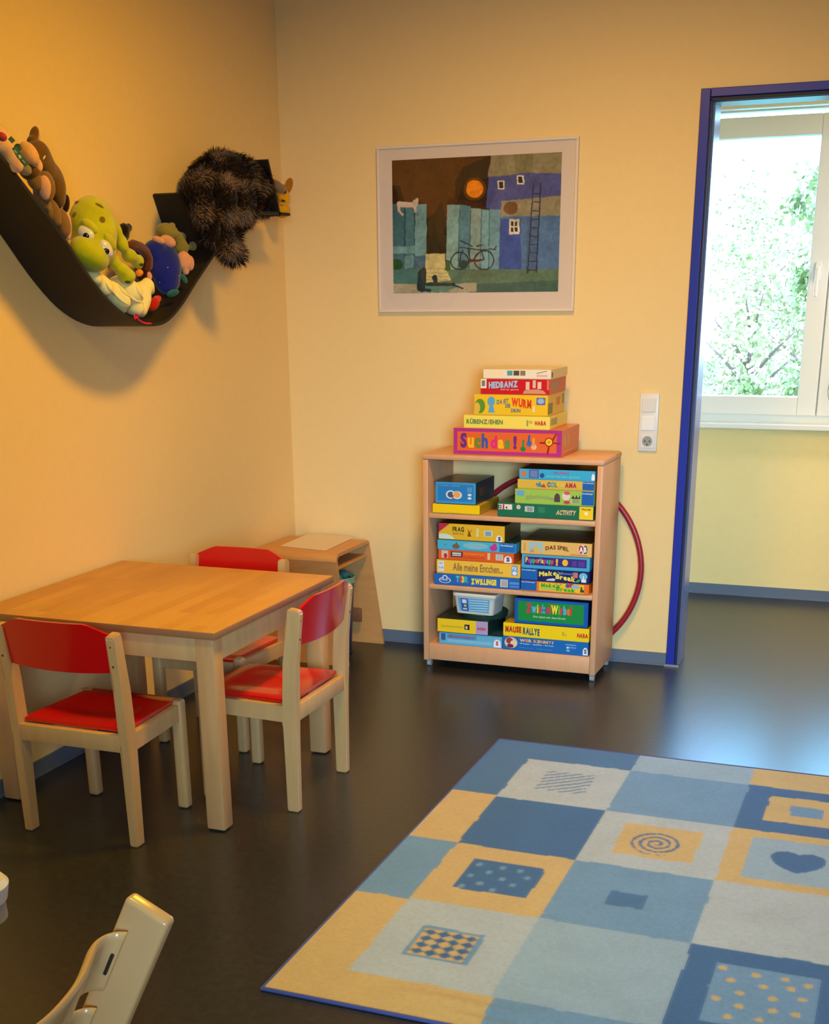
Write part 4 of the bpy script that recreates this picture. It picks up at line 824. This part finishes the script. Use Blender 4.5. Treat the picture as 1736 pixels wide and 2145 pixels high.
# ------------------------------------------------------------------ wave shelf
blk = mat('shelf_black', (30, 27, 25), .55, .3, bump=.05)
ws = empty('wave_wall_shelf', (0, -1.4, 1.36), 0, 'black wave-shaped wall shelf holding stuffed toys', 'shelf')
prof = [(-2.36, 2.02), (-2.20, 1.89), (-2.05, 1.782), (-1.92, 1.682), (-1.82, 1.603), (-1.72, 1.506), (-1.62, 1.427), (-1.53, 1.380), (-1.44, 1.354), (-1.36, 1.348), (-1.29, 1.356), (-1.225, 1.382), (-1.16, 1.42), (-1.10, 1.462), (-1.02, 1.515), (-.93, 1.573), (-.84, 1.628), (-.76, 1.668), (-.68, 1.694), (-.60, 1.708), (-.50, 1.714), (-.345, 1.716)]
def smooth_path(P, k=3):
    out = []
    for i in range(len(P)-1):
        p0 = P[max(i-1, 0)]; p1 = P[i]; p2 = P[i+1]; p3 = P[min(i+2, len(P)-1)]
        for j in range(k):
            t = j/k; out.append(tuple(.5*((2*p1[c]) + (-p0[c]+p2[c])*t + (2*p0[c]-5*p1[c]+4*p2[c]-p3[c])*t*t + (-p0[c]+3*p1[c]-3*p2[c]+p3[c])*t**3) for c in (0, 1)))
    return out+[P[-1]]
def ribbon(name, P, x0, x1, th, m, parent, off):
    P = smooth_path(P); q = MB(); T = []; B = []
    for i, (y, z) in enumerate(P):
        a = Vector(P[max(0, i-1)]); b = Vector(P[min(len(P)-1, i+1)]); t = (b-a).normalized(); n = Vector((-t.y, t.x))
        T.append([(x0-off[0], y-off[1]+n.x*th, z-off[2]+n.y*th), (x1-off[0], y-off[1]+n.x*th, z-off[2]+n.y*th)]); B.append([(x0-off[0], y-off[1], z-off[2]), (x1-off[0], y-off[1], z-off[2])])
    q.grid(T, m); q.grid(B, m)
    for i in range(len(P)-1):
        for k in (0, 1): q.poly([T[i][k], T[i+1][k], B[i+1][k], B[i][k]], m)
    for i in (0, -1): q.poly([T[i][0], T[i][1], B[i][1], B[i][0]], m)
    bmesh.ops.remove_doubles(q.b, verts=q.b.verts, dist=.0002)
    return q.build(name, parent=parent, smooth=50)
off = (0, -1.4, 1.36)
ribbon('wave_board', prof, .002, .200, .010, blk, ws, off)
ribbon('shelf_fin', [(-.905, 1.596), (-.935, 1.672), (-.982, 1.763)], .002, .200, .010, blk, ws, off)
ribbon('shelf_fin', [(-.425, 1.716), (-.462, 1.80), (-.507, 1.898)], .002, .200, .010, blk, ws, off)
# ------------------------------------------------------------------ stuffed toys
Rc = Matrix((RI, UP, -fw)).transposed()
def B3(px, py, x, a, b, ang=0, c=None):
    """blob centre seen at px,py in the plane x; radii a,b (in photo px at that distance), turned by ang"""
    p = at(px, py, x=x); s = (p-CAM).dot(fw)/F
    R = Rc @ Matrix.Rotation(math.radians(ang), 3, 'Z')
    a *= 1.05; b *= 1.05
    return p, (a*s, b*s, (c if c is not None else (a+b)/2*.8)*s), R
def blobs(name, L, m, parent, org, vox=.006, smo=8, fuzz=0):
    q = MB()
    for l in L:
        p, r, R = B3(*l); q.sph(p-org, r, m, R, 20)
    o = q.build(name, m, parent); md = o.modifiers.new('r', 'REMESH'); md.mode = 'VOXEL'; md.voxel_size = vox
    ms = o.modifiers.new('s', 'SMOOTH'); ms.iterations = smo; ms.factor = .5
    me = eval_mesh(o); me.materials.clear(); me.materials.append(m); o.modifiers.clear(); o.data = me; me.shade_smooth(); return o
def single(name, l, m, parent, org, seg=20):
    q = MB(); p, r, R = B3(*l); q.sph(p-org, r, m, R, seg); return q.build(name, m, parent, True)
from mathutils.bvhtree import BVHTree
def onto(name, px, py, a, b, ang, c, objs, m, parent, org, sink=.4, seg=18, cut=False):
    """a flat bead pressed onto the skin of objs where the photo shows it"""
    d = ray(px, py).normalized(); best = None
    for ob in objs:
        me = ob.data; t = BVHTree.FromPolygons([v.co[:] for v in me.vertices], [p.vertices[:] for p in me.polygons])
        h = t.ray_cast(CAM-org, d)
        if h[0] is not None and (best is None or h[3] < best[1]): best = (h[0], h[3], h[1])
    if best is None: return None
    p = best[0]; sc_ = best[1]*d.dot(fw)/F; n = best[2]
    if n.dot(d) > 0: n = -n
    n = (n*.7 - d*.3).normalized()
    up = (UP - n*UP.dot(n)).normalized(); rt = up.cross(n)
    Rm = Matrix((rt, up, n)).transposed() @ Matrix.Rotation(math.radians(ang), 3, 'Z')
    q = MB(); q.sph(p - n*c*sc_*sink, (a*sc_, b*sc_, c*sc_), m, Rm, seg); return q.build(name, m, parent, True)
def o8(name, x, y, a, b, ang, c, objs, m, parent, org, **k): return onto(name, *z8(x, y), a/5.6, b/5.6, ang, c/5.6, objs, m, parent, org, **k)
def o7(name, x, y, a, b, ang, c, objs, m, parent, org, **k): return onto(name, x/7.66, 240+y/7.66, a/7.66, b/7.66, ang, c/7.66, objs, m, parent, org, **k)
def o1(name, x, y, a, b, ang, c, objs, m, parent, org, **k): return onto(name, x/2.7125, 230+y/2.7125, a/2.7125, b/2.7125, ang, c/2.7125, objs, m, parent, org, **k)
def z8(x, y): return 130+x/5.6, 380+y/5.6
def S8(x, y, xx, a, b, ang=0, c=None): return (*z8(x, y), xx+.02, a/5.6, b/5.6, ang, None if c is None else c/5.6)
def S7(x, y, xx, a, b, ang=0, c=None): return (x/7.66, 240+y/7.66, xx+.055, a/7.66, b/7.66, ang, None if c is None else c/7.66)
def S1(x, y, xx, a, b, ang=0, c=None): return (x/2.7125, 230+y/2.7125, xx, a/2.7125, b/2.7125, ang, None if c is None else c/2.7125)
def toy(name, l, label, cat='stuffed toy', grp=None):
    o = empty(name, at(l[0], l[1], x=l[2]), 0, label, cat, grp); return o, o.location.copy()
TG = 'stuffed toys on the wave shelf'
def plush(name, rgb, v=.12, b=.6): return mat(name, rgb, .95, .1, sheen=.35, bump=b, bscale=330, var=v, vscale=25)
# green monster
gm = plush('plush_lime', (178, 182, 20)); t_, og = toy('green_monster_toy', S8(360, 600, .12, 1, 1), 'lime green spotted plush monster with drooping white eyes in the shelf hollow', grp=TG)
bd = blobs('body', [S8(420, 720, .135, 210, 230, 0, 190), S8(360, 560, .12, 275, 375, 8, 250), S8(320, 850, .135, 240, 185, -30, 220), S8(500, 830, .135, 140, 150, 0), S8(240, 800, .135, 150, 150)], gm, t_, og, .006, 22)
ar = blobs('arm', [S8(620, 560, .125, 75, 120, 30, 70), S8(690, 720, .135, 80, 120, 25, 75), S8(790, 870, .145, 100, 80, -20, 80), S8(880, 930, .15, 85, 75, 0, 70), S8(900, 1000, .15, 50, 40)], gm, t_, og)
ar2 = blobs('arm', [S8(600, 930, .14, 80, 90, 35, 70), S8(700, 1040, .155, 90, 80, 0, 80), S8(760, 1110, .16, 105, 90, 0, 80)], gm, t_, og)
eyew = mat('toy_eye_white', (214, 214, 218), .15, coat=.5); eyeb = mat('toy_eye_black', (14, 14, 18), .1, coat=.6); lidm = plush('plush_lime_yellow', (184, 182, 34))
for (x, y) in ((282, 606), (522, 786)):
    e = o8('eye', x, y, 108, 78, -40, 52, [bd], eyew, t_, og, sink=.0)
    if e:
        o8('pupil', x-2, y+34, 38, 36, 0, 16, [bd, e], eyeb, e, og, sink=.3)
    o8('eyelid', x+40, y-80, 112, 60, -38, 44, [bd], lidm, t_, og, sink=.05)
spm = plush('plush_spot_brown', (112, 96, 18))
for (x, y, a, b) in ((185, 250, 55, 30), (150, 395, 44, 44), (462, 462, 42, 60), (440, 290, 60, 34)): o8('spot', x, y, a, b, -30, 16, [bd], spm, t_, og, sink=.75)
for (x, y) in ((770, 1180), (930, 975)): o8('claw', x, y, 34, 20, 0, 18, [ar, ar2], mat('claw_dark', (50, 60, 20), .7), t_, og)
# cream cloth
cr = mat('cream_cloth', (226, 218, 158), .9, .1, sheen=.2, bump=.2, bscale=60)
t_, og = toy('cream_cloth_puppet', S8(700, 1300, .12, 1, 1), 'crumpled cream cloth hand puppet below the green plush monster', grp=TG)
cl_ = blobs('cloth', [S8(370, 1110, .135, 130, 90, -48, 80), S8(560, 1370, .12, 260, 90, -42, 80), S8(470, 1210, .14, 110, 160, 45, 80), S8(620, 1320, .145, 230, 120, -40, 100), S8(740, 1260, .14, 220, 140, -25, 100), S8(800, 1430, .145, 190, 120, -35, 90), S8(900, 1380, .14, 150, 210, -12, 90), S8(1000, 1220, .15, 90, 100, 25, 60), S8(1055, 1280, .155, 44, 62, 0, 45), S8(900, 1500, .15, 110, 90, -10, 60), S8(950, 1545, .155, 44, 64, 0, 40)], cr, t_, og, .005, 34)
for (pts, w_) in (([(480, 1130), (560, 1260), (700, 1400), (830, 1480)], .0045), ([(640, 1180), (720, 1300), (860, 1400), (980, 1440)], .005), ([(860, 1190), (900, 1290), (960, 1400)], .004)):
    P = []
    me = cl_.data; t = BVHTree.FromPolygons([v.co[:] for v in me.vertices], [p.vertices[:] for p in me.polygons])
    for a, b in zip(pts[:-1], pts[1:]):
        for k in range(5):
            h = t.ray_cast(CAM-og, ray(*z8(a[0]+(b[0]-a[0])*k/5, a[1]+(b[1]-a[1])*k/5)).normalized())
            if h[0] is not None: P.append(h[0]-h[1].normalized()*.001*(1 if h[1].dot(fw) < 0 else -1))
    if len(P) > 3:
        q = MB(); q.tube(P, [w_*math.sin(PI*(k+.5)/len(P))+.0008 for k in range(len(P))], cr, 8); q.build('cloth_fold', parent=t_, smooth=True)
# black cat ear piece
t_, og = toy('black_toy', S8(740, 590, .03, 1, 1), 'black plush toy, only a rounded ear showing behind the green monster', grp=TG)
blobs('ear', [S8(720, 560, .05, 75, 70, 0, 60), S8(775, 545, .05, 52, 55, 0, 50), S8(745, 630, .05, 50, 80, -10, 45), S8(700, 700, .05, 60, 80, 0, 60)], plush('plush_black', (22, 14, 12)), t_, og)
# brown-haired doll
t_, og = toy('brown_haired_doll', S8(930, 900, .06, 1, 1), 'doll with fuzzy brown hair between green monster and blue toy', grp=TG)
q = MB(); arcp = [(760, 760), (830, 735), (910, 770), (975, 830), (1010, 910), (1010, 1000), (985, 1060)]
ap = [at(*z8(x, y), x=.105)-og for x, y in arcp]
q.tube(ap, [.010, .014, .016, .017, .016, .014, .01], plush('doll_hair', (92, 44, 20), .3, 1), 12); q.build('hair', parent=t_, smooth=True)
blobs('body', [S8(900, 880, .06, 110, 140, 0, 70), S8(940, 1060, .07, 80, 120, 0, 60)], plush('doll_dark', (44, 18, 10)), t_, og)
single('nose', S8(1025, 1110, .13, 28, 50, 10, 20), plush('doll_skin', (214, 140, 110)), t_, og)
single('beak', S8(905, 1075, .16, 45, 38, 20, 30), plush('doll_orange', (226, 134, 20)), t_, og)
# blue toy
t_, og = toy('blue_star_toy', S8(1180, 1000, .1, 1, 1), 'round royal blue plush toy with tiny white stars and teal fins', grp=TG)
bb_ = blobs('body', [S8(1190, 960, .10, 190, 290, 18, 170), S8(1080, 800, .09, 130, 110, 20, 110), S8(1230, 1150, .11, 150, 170, 10, 130)], plush('plush_blue', (22, 34, 134)), t_, og)
tl_ = plush('plush_teal', (20, 96, 96)); blobs('fin', [S8(1430, 1140, .165, 32, 70, 30, 30)], tl_, t_, og, .004); blobs('fin', [S8(1300, 1310, .165, 80, 40, 20, 40)], tl_, t_, og, .004)
for x, y in ((1372, 1108), (1145, 1185), (1240, 1010)): o8('star', x, y, 6, 6, 0, 5, [bb_], mat('star_white', (230, 230, 235), .5), t_, og, seg=8)
# frog
t_, og = toy('frog_toy', S8(1290, 700, .10, 1, 1), 'small olive plush frog with pink feet behind the blue toy', grp=TG)
ol = plush('plush_olive', (126, 118, 56)); pk = plush('plush_pink', (206, 150, 118))
blobs('body', [S8(1230, 590, .10, 130, 95, -10, 90), S8(1290, 520, .10, 42, 40), S8(1400, 655, .10, 55, 58), S8(1390, 760, .11, 85, 110, 20, 80), S8(1465, 780, .12, 85, 34, 15, 34), S8(1530, 760, .13, 48, 52), S8(1330, 660, .10, 90, 80)], ol, t_, og, .004, 4)
blobs('foot', [S8(1130, 690, .11, 80, 42, -20, 45), S8(1240, 705, .12, 98, 66, -25, 60)], pk, t_, og, .004, 4)
blobs('foot', [S8(1430, 930, .15, 85, 110, 10, 60), S8(1500, 960, .15, 50, 90, 0, 50), S8(1450, 1040, .155, 45, 60, 0, 40)], pk, t_, og, .004, 4)

# red cloth and pink cord
t_, og = toy('red_felt_hat', S8(1090, 1410, .10, 1, 1), 'small red felt hat at the bottom of the wave shelf', 'hat')
blobs('hat_cone', [S8(1075, 1440, .13, 60, 90, -30, 40), S8(1110, 1385, .13, 60, 44, 30, 35)], plush('felt_red', (190, 34, 12)), t_, og, .004, 4)
q = MB(); P = [at(*z8(x, y), x=.198) for x, y in ((850, 1570), (845, 1612), (880, 1600), (870, 1560), (890, 1620), (930, 1650), (980, 1668), (1040, 1668))]
q.tube([p for p in P], .0035, mat('cord_pink', (214, 20, 90), .6), 8); tag(q.build('pink_cord', smooth=True), 'short bright pink cord at the lowest point of the wave shelf', 'cord')
# brown plush with pale muzzle and foot pads
br1 = plush('plush_brown', (104, 74, 26)); pad = plush('plush_pad', (214, 160, 128)); 
t_, og = toy('brown_paw_toy', S7(850, 1000, .10, 1, 1), 'brown plush animal with upright ear and pale foot pads sliding down the shelf', grp=TG)
bd = blobs('body', [S7(590, 640, .10, 215, 240, 25, 180), S7(700, 860, .10, 200, 220, 20, 170), S7(850, 1080, .10, 190, 320, 18, 150), S7(940, 1320, .11, 120, 200, 5, 110), S7(480, 880, .11, 190, 180), S7(650, 740, .10, 200, 200), S7(790, 960, .10, 190, 200), S7(910, 1220, .10, 150, 200)], br1, t_, og, .006, 22)
blobs('ear', [S7(545, 340, .09, 80, 160, -10, 45), S7(520, 430, .09, 90, 90)], br1, t_, og, .004, 4)
single('inner_ear', S7(608, 315, .097, 34, 120, 8, 22), pad, t_, og)
blobs('muzzle', [S7(470, 620, .125, 130, 220, 35, 110), S7(570, 800, .125, 110, 150, 35, 90)], plush('plush_muzzle', (224, 170, 112)), t_, og)
tp = plush('plush_taupe', (124, 92, 50))
blobs('leg', [S7(560, 1060, .12, 130, 200, 30, 90), S7(670, 1330, .12, 130, 230, 25, 90), S7(770, 1540, .12, 120, 200, 22, 90)], tp, t_, og, .006, 12)
f = blobs('foot', [S7(735, 1150, .14, 155, 255, 8, 100)], tp, t_, og); o7('foot_pad', 716, 1165, 104, 190, 6, 62, [f], pad, f, og, sink=.55)
f = blobs('foot', [S7(1000, 1740, .13, 130, 250, 15, 110), S7(850, 1560, .13, 120, 250, 22, 90)], tp, t_, og); single('foot_pad', S7(1085, 1790, .14, 62, 215, 3, 80), pad, f, og)
o7('eye', 708, 690, 14, 42, -25, 10, [bd], mat('eye_highlight', (240, 220, 190), .3), t_, og, seg=10)
# pale toy with red nose and green ribbon at the far left
pp = plush('plush_pale', (222, 176, 138))
t_, og = toy('pale_red_nosed_toy', S7(100, 620, .10, 1, 1), 'pale plush toy with red nose and green lettered ribbon at the left edge', grp=TG)
pb_ = blobs('body', [S7(130, 660, .13, 165, 330, 40, 130), S7(40, 480, .13, 170, 190), S7(-60, 400, .12, 190, 230), S7(10, 270, .12, 110, 110), S7(230, 840, .135, 90, 120, 40, 80)], pp, t_, og)
o7('nose', 30, 355, 88, 74, 0, 60, [pb_], mat('nose_red', (158, 10, 14), .6, sheen=.3), t_, og)
gr = mat('ribbon_green', (26, 74, 44), .5); q = MB()
def strip(pts, wpx, xx, m_):
    for (a, b) in zip(pts[:-1], pts[1:]):
        d_ = Vector((b[0]-a[0], b[1]-a[1])).normalized(); n = Vector((-d_.y, d_.x))*wpx
        P = [at((a[0]+n.x)/7.66, 240+(a[1]+n.y)/7.66, x=xx), at((b[0]+n.x)/7.66, 240+(b[1]+n.y)/7.66, x=xx), at((b[0]-n.x)/7.66, 240+(b[1]-n.y)/7.66, x=xx), at((a[0]-n.x)/7.66, 240+(a[1]-n.y)/7.66, x=xx)]
        q.prism([p-og for p in P], (.0012, 0, 0), m_)
strip([(225, 520), (290, 640), (370, 740), (430, 815)], 42, .267, gr)
q.build('ribbon', parent=t_); q = MB(); strip([(150, 370), (215, 440)], 34, .245, gr); q.build('ribbon_end', parent=t_)
q = MB(); p, r, R_ = B3(*S7(285, 530, .20, 60, 62, 0, 25)); q.sph(p-og, r, gr, R_, 14); q.build('ribbon_knot', parent=t_, smooth=True)
q = MB(); strip([(225, 570), (262, 620)], 14, .2695, flat((110, 150, 116))); strip([(300, 650), (325, 700)], 20, .2695, flat((150, 186, 150))); strip([(350, 730), (395, 780)], 12, .2695, flat((100, 140, 108))); q.build('lettering', parent=t_)
t_, og = toy('dark_toy', S7(1060, 1430, .05, 1, 1), 'dark toy scrap between the brown plush foot and the green monster', grp=TG)
blobs('body', [S7(1065, 1430, .07, 55, 150, -3, 60), S7(1000, 1600, .06, 60, 80)], plush('plush_darkbrown', (38, 16, 8)), t_, og, .004)
t_, og = toy('grey_toy', S7(420, 900, .10, 1, 1), 'grey plush toy squeezed between pale toy and brown plush', grp=TG)
blobs('body', [S7(400, 880, .16, 120, 95, -25, 80)], plush('plush_grey', (134, 124, 104)), t_, og, .005)
# shaggy bear
t_, og = toy('shaggy_bear_toy', S1(1290, 420, .11, 1, 1), 'large shaggy dark brown plush bear on the shelf crest, one arm dangling', grp=TG)
fm = mat('bear_fur', (255, 255, 255), .9, .15, attr='fur'); bm_ = plush('bear_skin', (30, 20, 14), .4)
bd = blobs('body', [S1(1270, 370, .12, 180, 120, 0, 110), S1(1180, 430, .10, 150, 120, 25, 110), S1(1290, 520, .14, 170, 150, 0, 120), S1(1420, 430, .13, 110, 130, 0, 100), S1(1480, 500, .13, 75, 90, 0, 75), S1(1240, 620, .17, 80, 110, 10, 70), S1(1280, 740, .19, 68, 110, 14, 60), S1(1325, 815, .20, 70, 55, -20, 50), S1(1330, 720, .19, 42, 50, 0, 40), S1(1370, 590, .15, 60, 70, 0, 60), S1(1120, 420, .20, 100, 90, 20, 45), S1(1150, 540, .21, 75, 120, 10, 45), S1(1190, 660, .215, 65, 110, 12, 45), S1(1220, 500, .17, 130, 140, 0, 80)], bm_, t_, og, .007, 24)
def fur(base, n, L0, parent, seed, clumps):
    r = np.random.default_rng(seed); me = base.data; me.calc_loop_triangles()
    tri = np.array([t.vertices[:] for t in me.loop_triangles]); co = np.empty(len(me.vertices)*3); me.vertices.foreach_get('co', co); co = co.reshape(-1, 3)
    A, B, C = co[tri[:, 0]], co[tri[:, 1]], co[tri[:, 2]]; nn = np.cross(B-A, C-A); ar = np.linalg.norm(nn, axis=1); nn /= ar[:, None]+1e-12
    idx = r.choice(len(tri), n, p=ar/ar.sum()); u = r.random((n, 1)); v = r.random((n, 1)); fl = (u+v) > 1; u = np.where(fl, 1-u, u); v = np.where(fl, 1-v, v)
    P = A[idx]+(B[idx]-A[idx])*u+(C[idx]-A[idx])*v; N = nn[idx]
    fld = np.sin(P*np.array([55, 48, 60])+2)[:, [1, 2, 0]]*.45
    D = N*.6+fld+np.array([.1, 0, -.55])+r.normal(size=(n, 3))*.22; D /= np.linalg.norm(D, axis=1)[:, None]
    S = np.cross(D, N+r.normal(size=(n, 3))*.3); S /= np.linalg.norm(S, axis=1)[:, None]+1e-9
    L = L0*(.6+.7*r.random((n, 1))); w = .0011
    mid = P+N*L*.35+D*L*.35; tip = P+N*L*.35+D*L+np.array([0, 0, -.003])
    V = np.stack([P-S*w, P+S*w, mid+S*w*.8, mid-S*w*.8, tip], 1).reshape(-1, 3)
    f = []; 
    for i in range(n): b = i*5; f.append((b, b+1, b+2, b+3)); f.append((b+3, b+2, b+4))
    m2 = bpy.data.meshes.new('fur'); m2.from_pydata(V.tolist(), [], f)
    g_ = (np.sin(P[:, 0]*70)+np.sin(P[:, 1]*62+1)+np.sin(P[:, 2]*58+2))/3+r.normal(size=n)*.25
    t = np.clip((g_-.08)*1.5, 0, 1)[:, None]; c0 = LA(30, 18, 12); c1 = LA(128, 106, 90); c = c0*(1-t)+c1*t; c *= (.7+.6*r.random((n, 1)))
    ca = m2.color_attributes.new('fur', 'FLOAT_COLOR', 'POINT'); cc = np.ones((n, 5, 4)); cc[..., :3] = c[:, None]; ca.data.foreach_set('color', cc.astype(np.float32).ravel())
    m2.materials.append(fm); o = bpy.data.objects.new('fur', m2); COL.objects.link(o); o.parent = parent; return o
fur(bd, 21000, .019, bd, 3, 0)
blobs('snout', [S1(1570, 435, .13, 56, 28, -32, 40), S1(1515, 405, .12, 40, 30, -20, 40)], plush('bear_snout', (128, 108, 84)), t_, og, .004, 4)
single('nose', S1(1614, 466, .137, 15, 12, 0, 14), eyeb, t_, og, 12)
blobs('jaw', [S1(1540, 545, .13, 42, 34, 0, 40)], plush('bear_jaw', (104, 84, 62)), t_, og, .004, 4)
single('tongue', S1(1568, 526, .14, 12, 36, 12, 14), plush('bear_tongue', (168, 92, 66)), t_, og, 12)
for a in ((1260, 515, .225, 36, 14), (1355, 640, .215, 30, 40)): pass
# yellow duck
t_, og = toy('yellow_duck_toy', S1(1615, 540, .08, 1, 1), 'small yellow plush duck at the right tip of the wave shelf', grp=TG)
yd = plush('plush_yellow', (214, 160, 14)); blobs('body', [S1(1612, 505, .10, 36, 50, 0, 34), S1(1600, 570, .10, 48, 42, 0, 40)], yd, t_, og, .004, 4)
single('eye', S1(1610, 518, .128, 11, 6, -10, 6), eyeb, t_, og, 10); blobs('duck_shadow', [S1(1640, 430, .05, 22, 45, -15, 18), S1(1610, 460, .05, 22, 36, 0, 18)], plush('shadow_mustard', (168, 112, 14)), t_, og, .004, 3)  # mustard blobs stand in for the brown shadow beside the duck
single('tag_label', S1(1578, 572, .145, 6, 11, 10, 4), mat('tag_white', (230, 220, 200), .6), t_, og, 8)
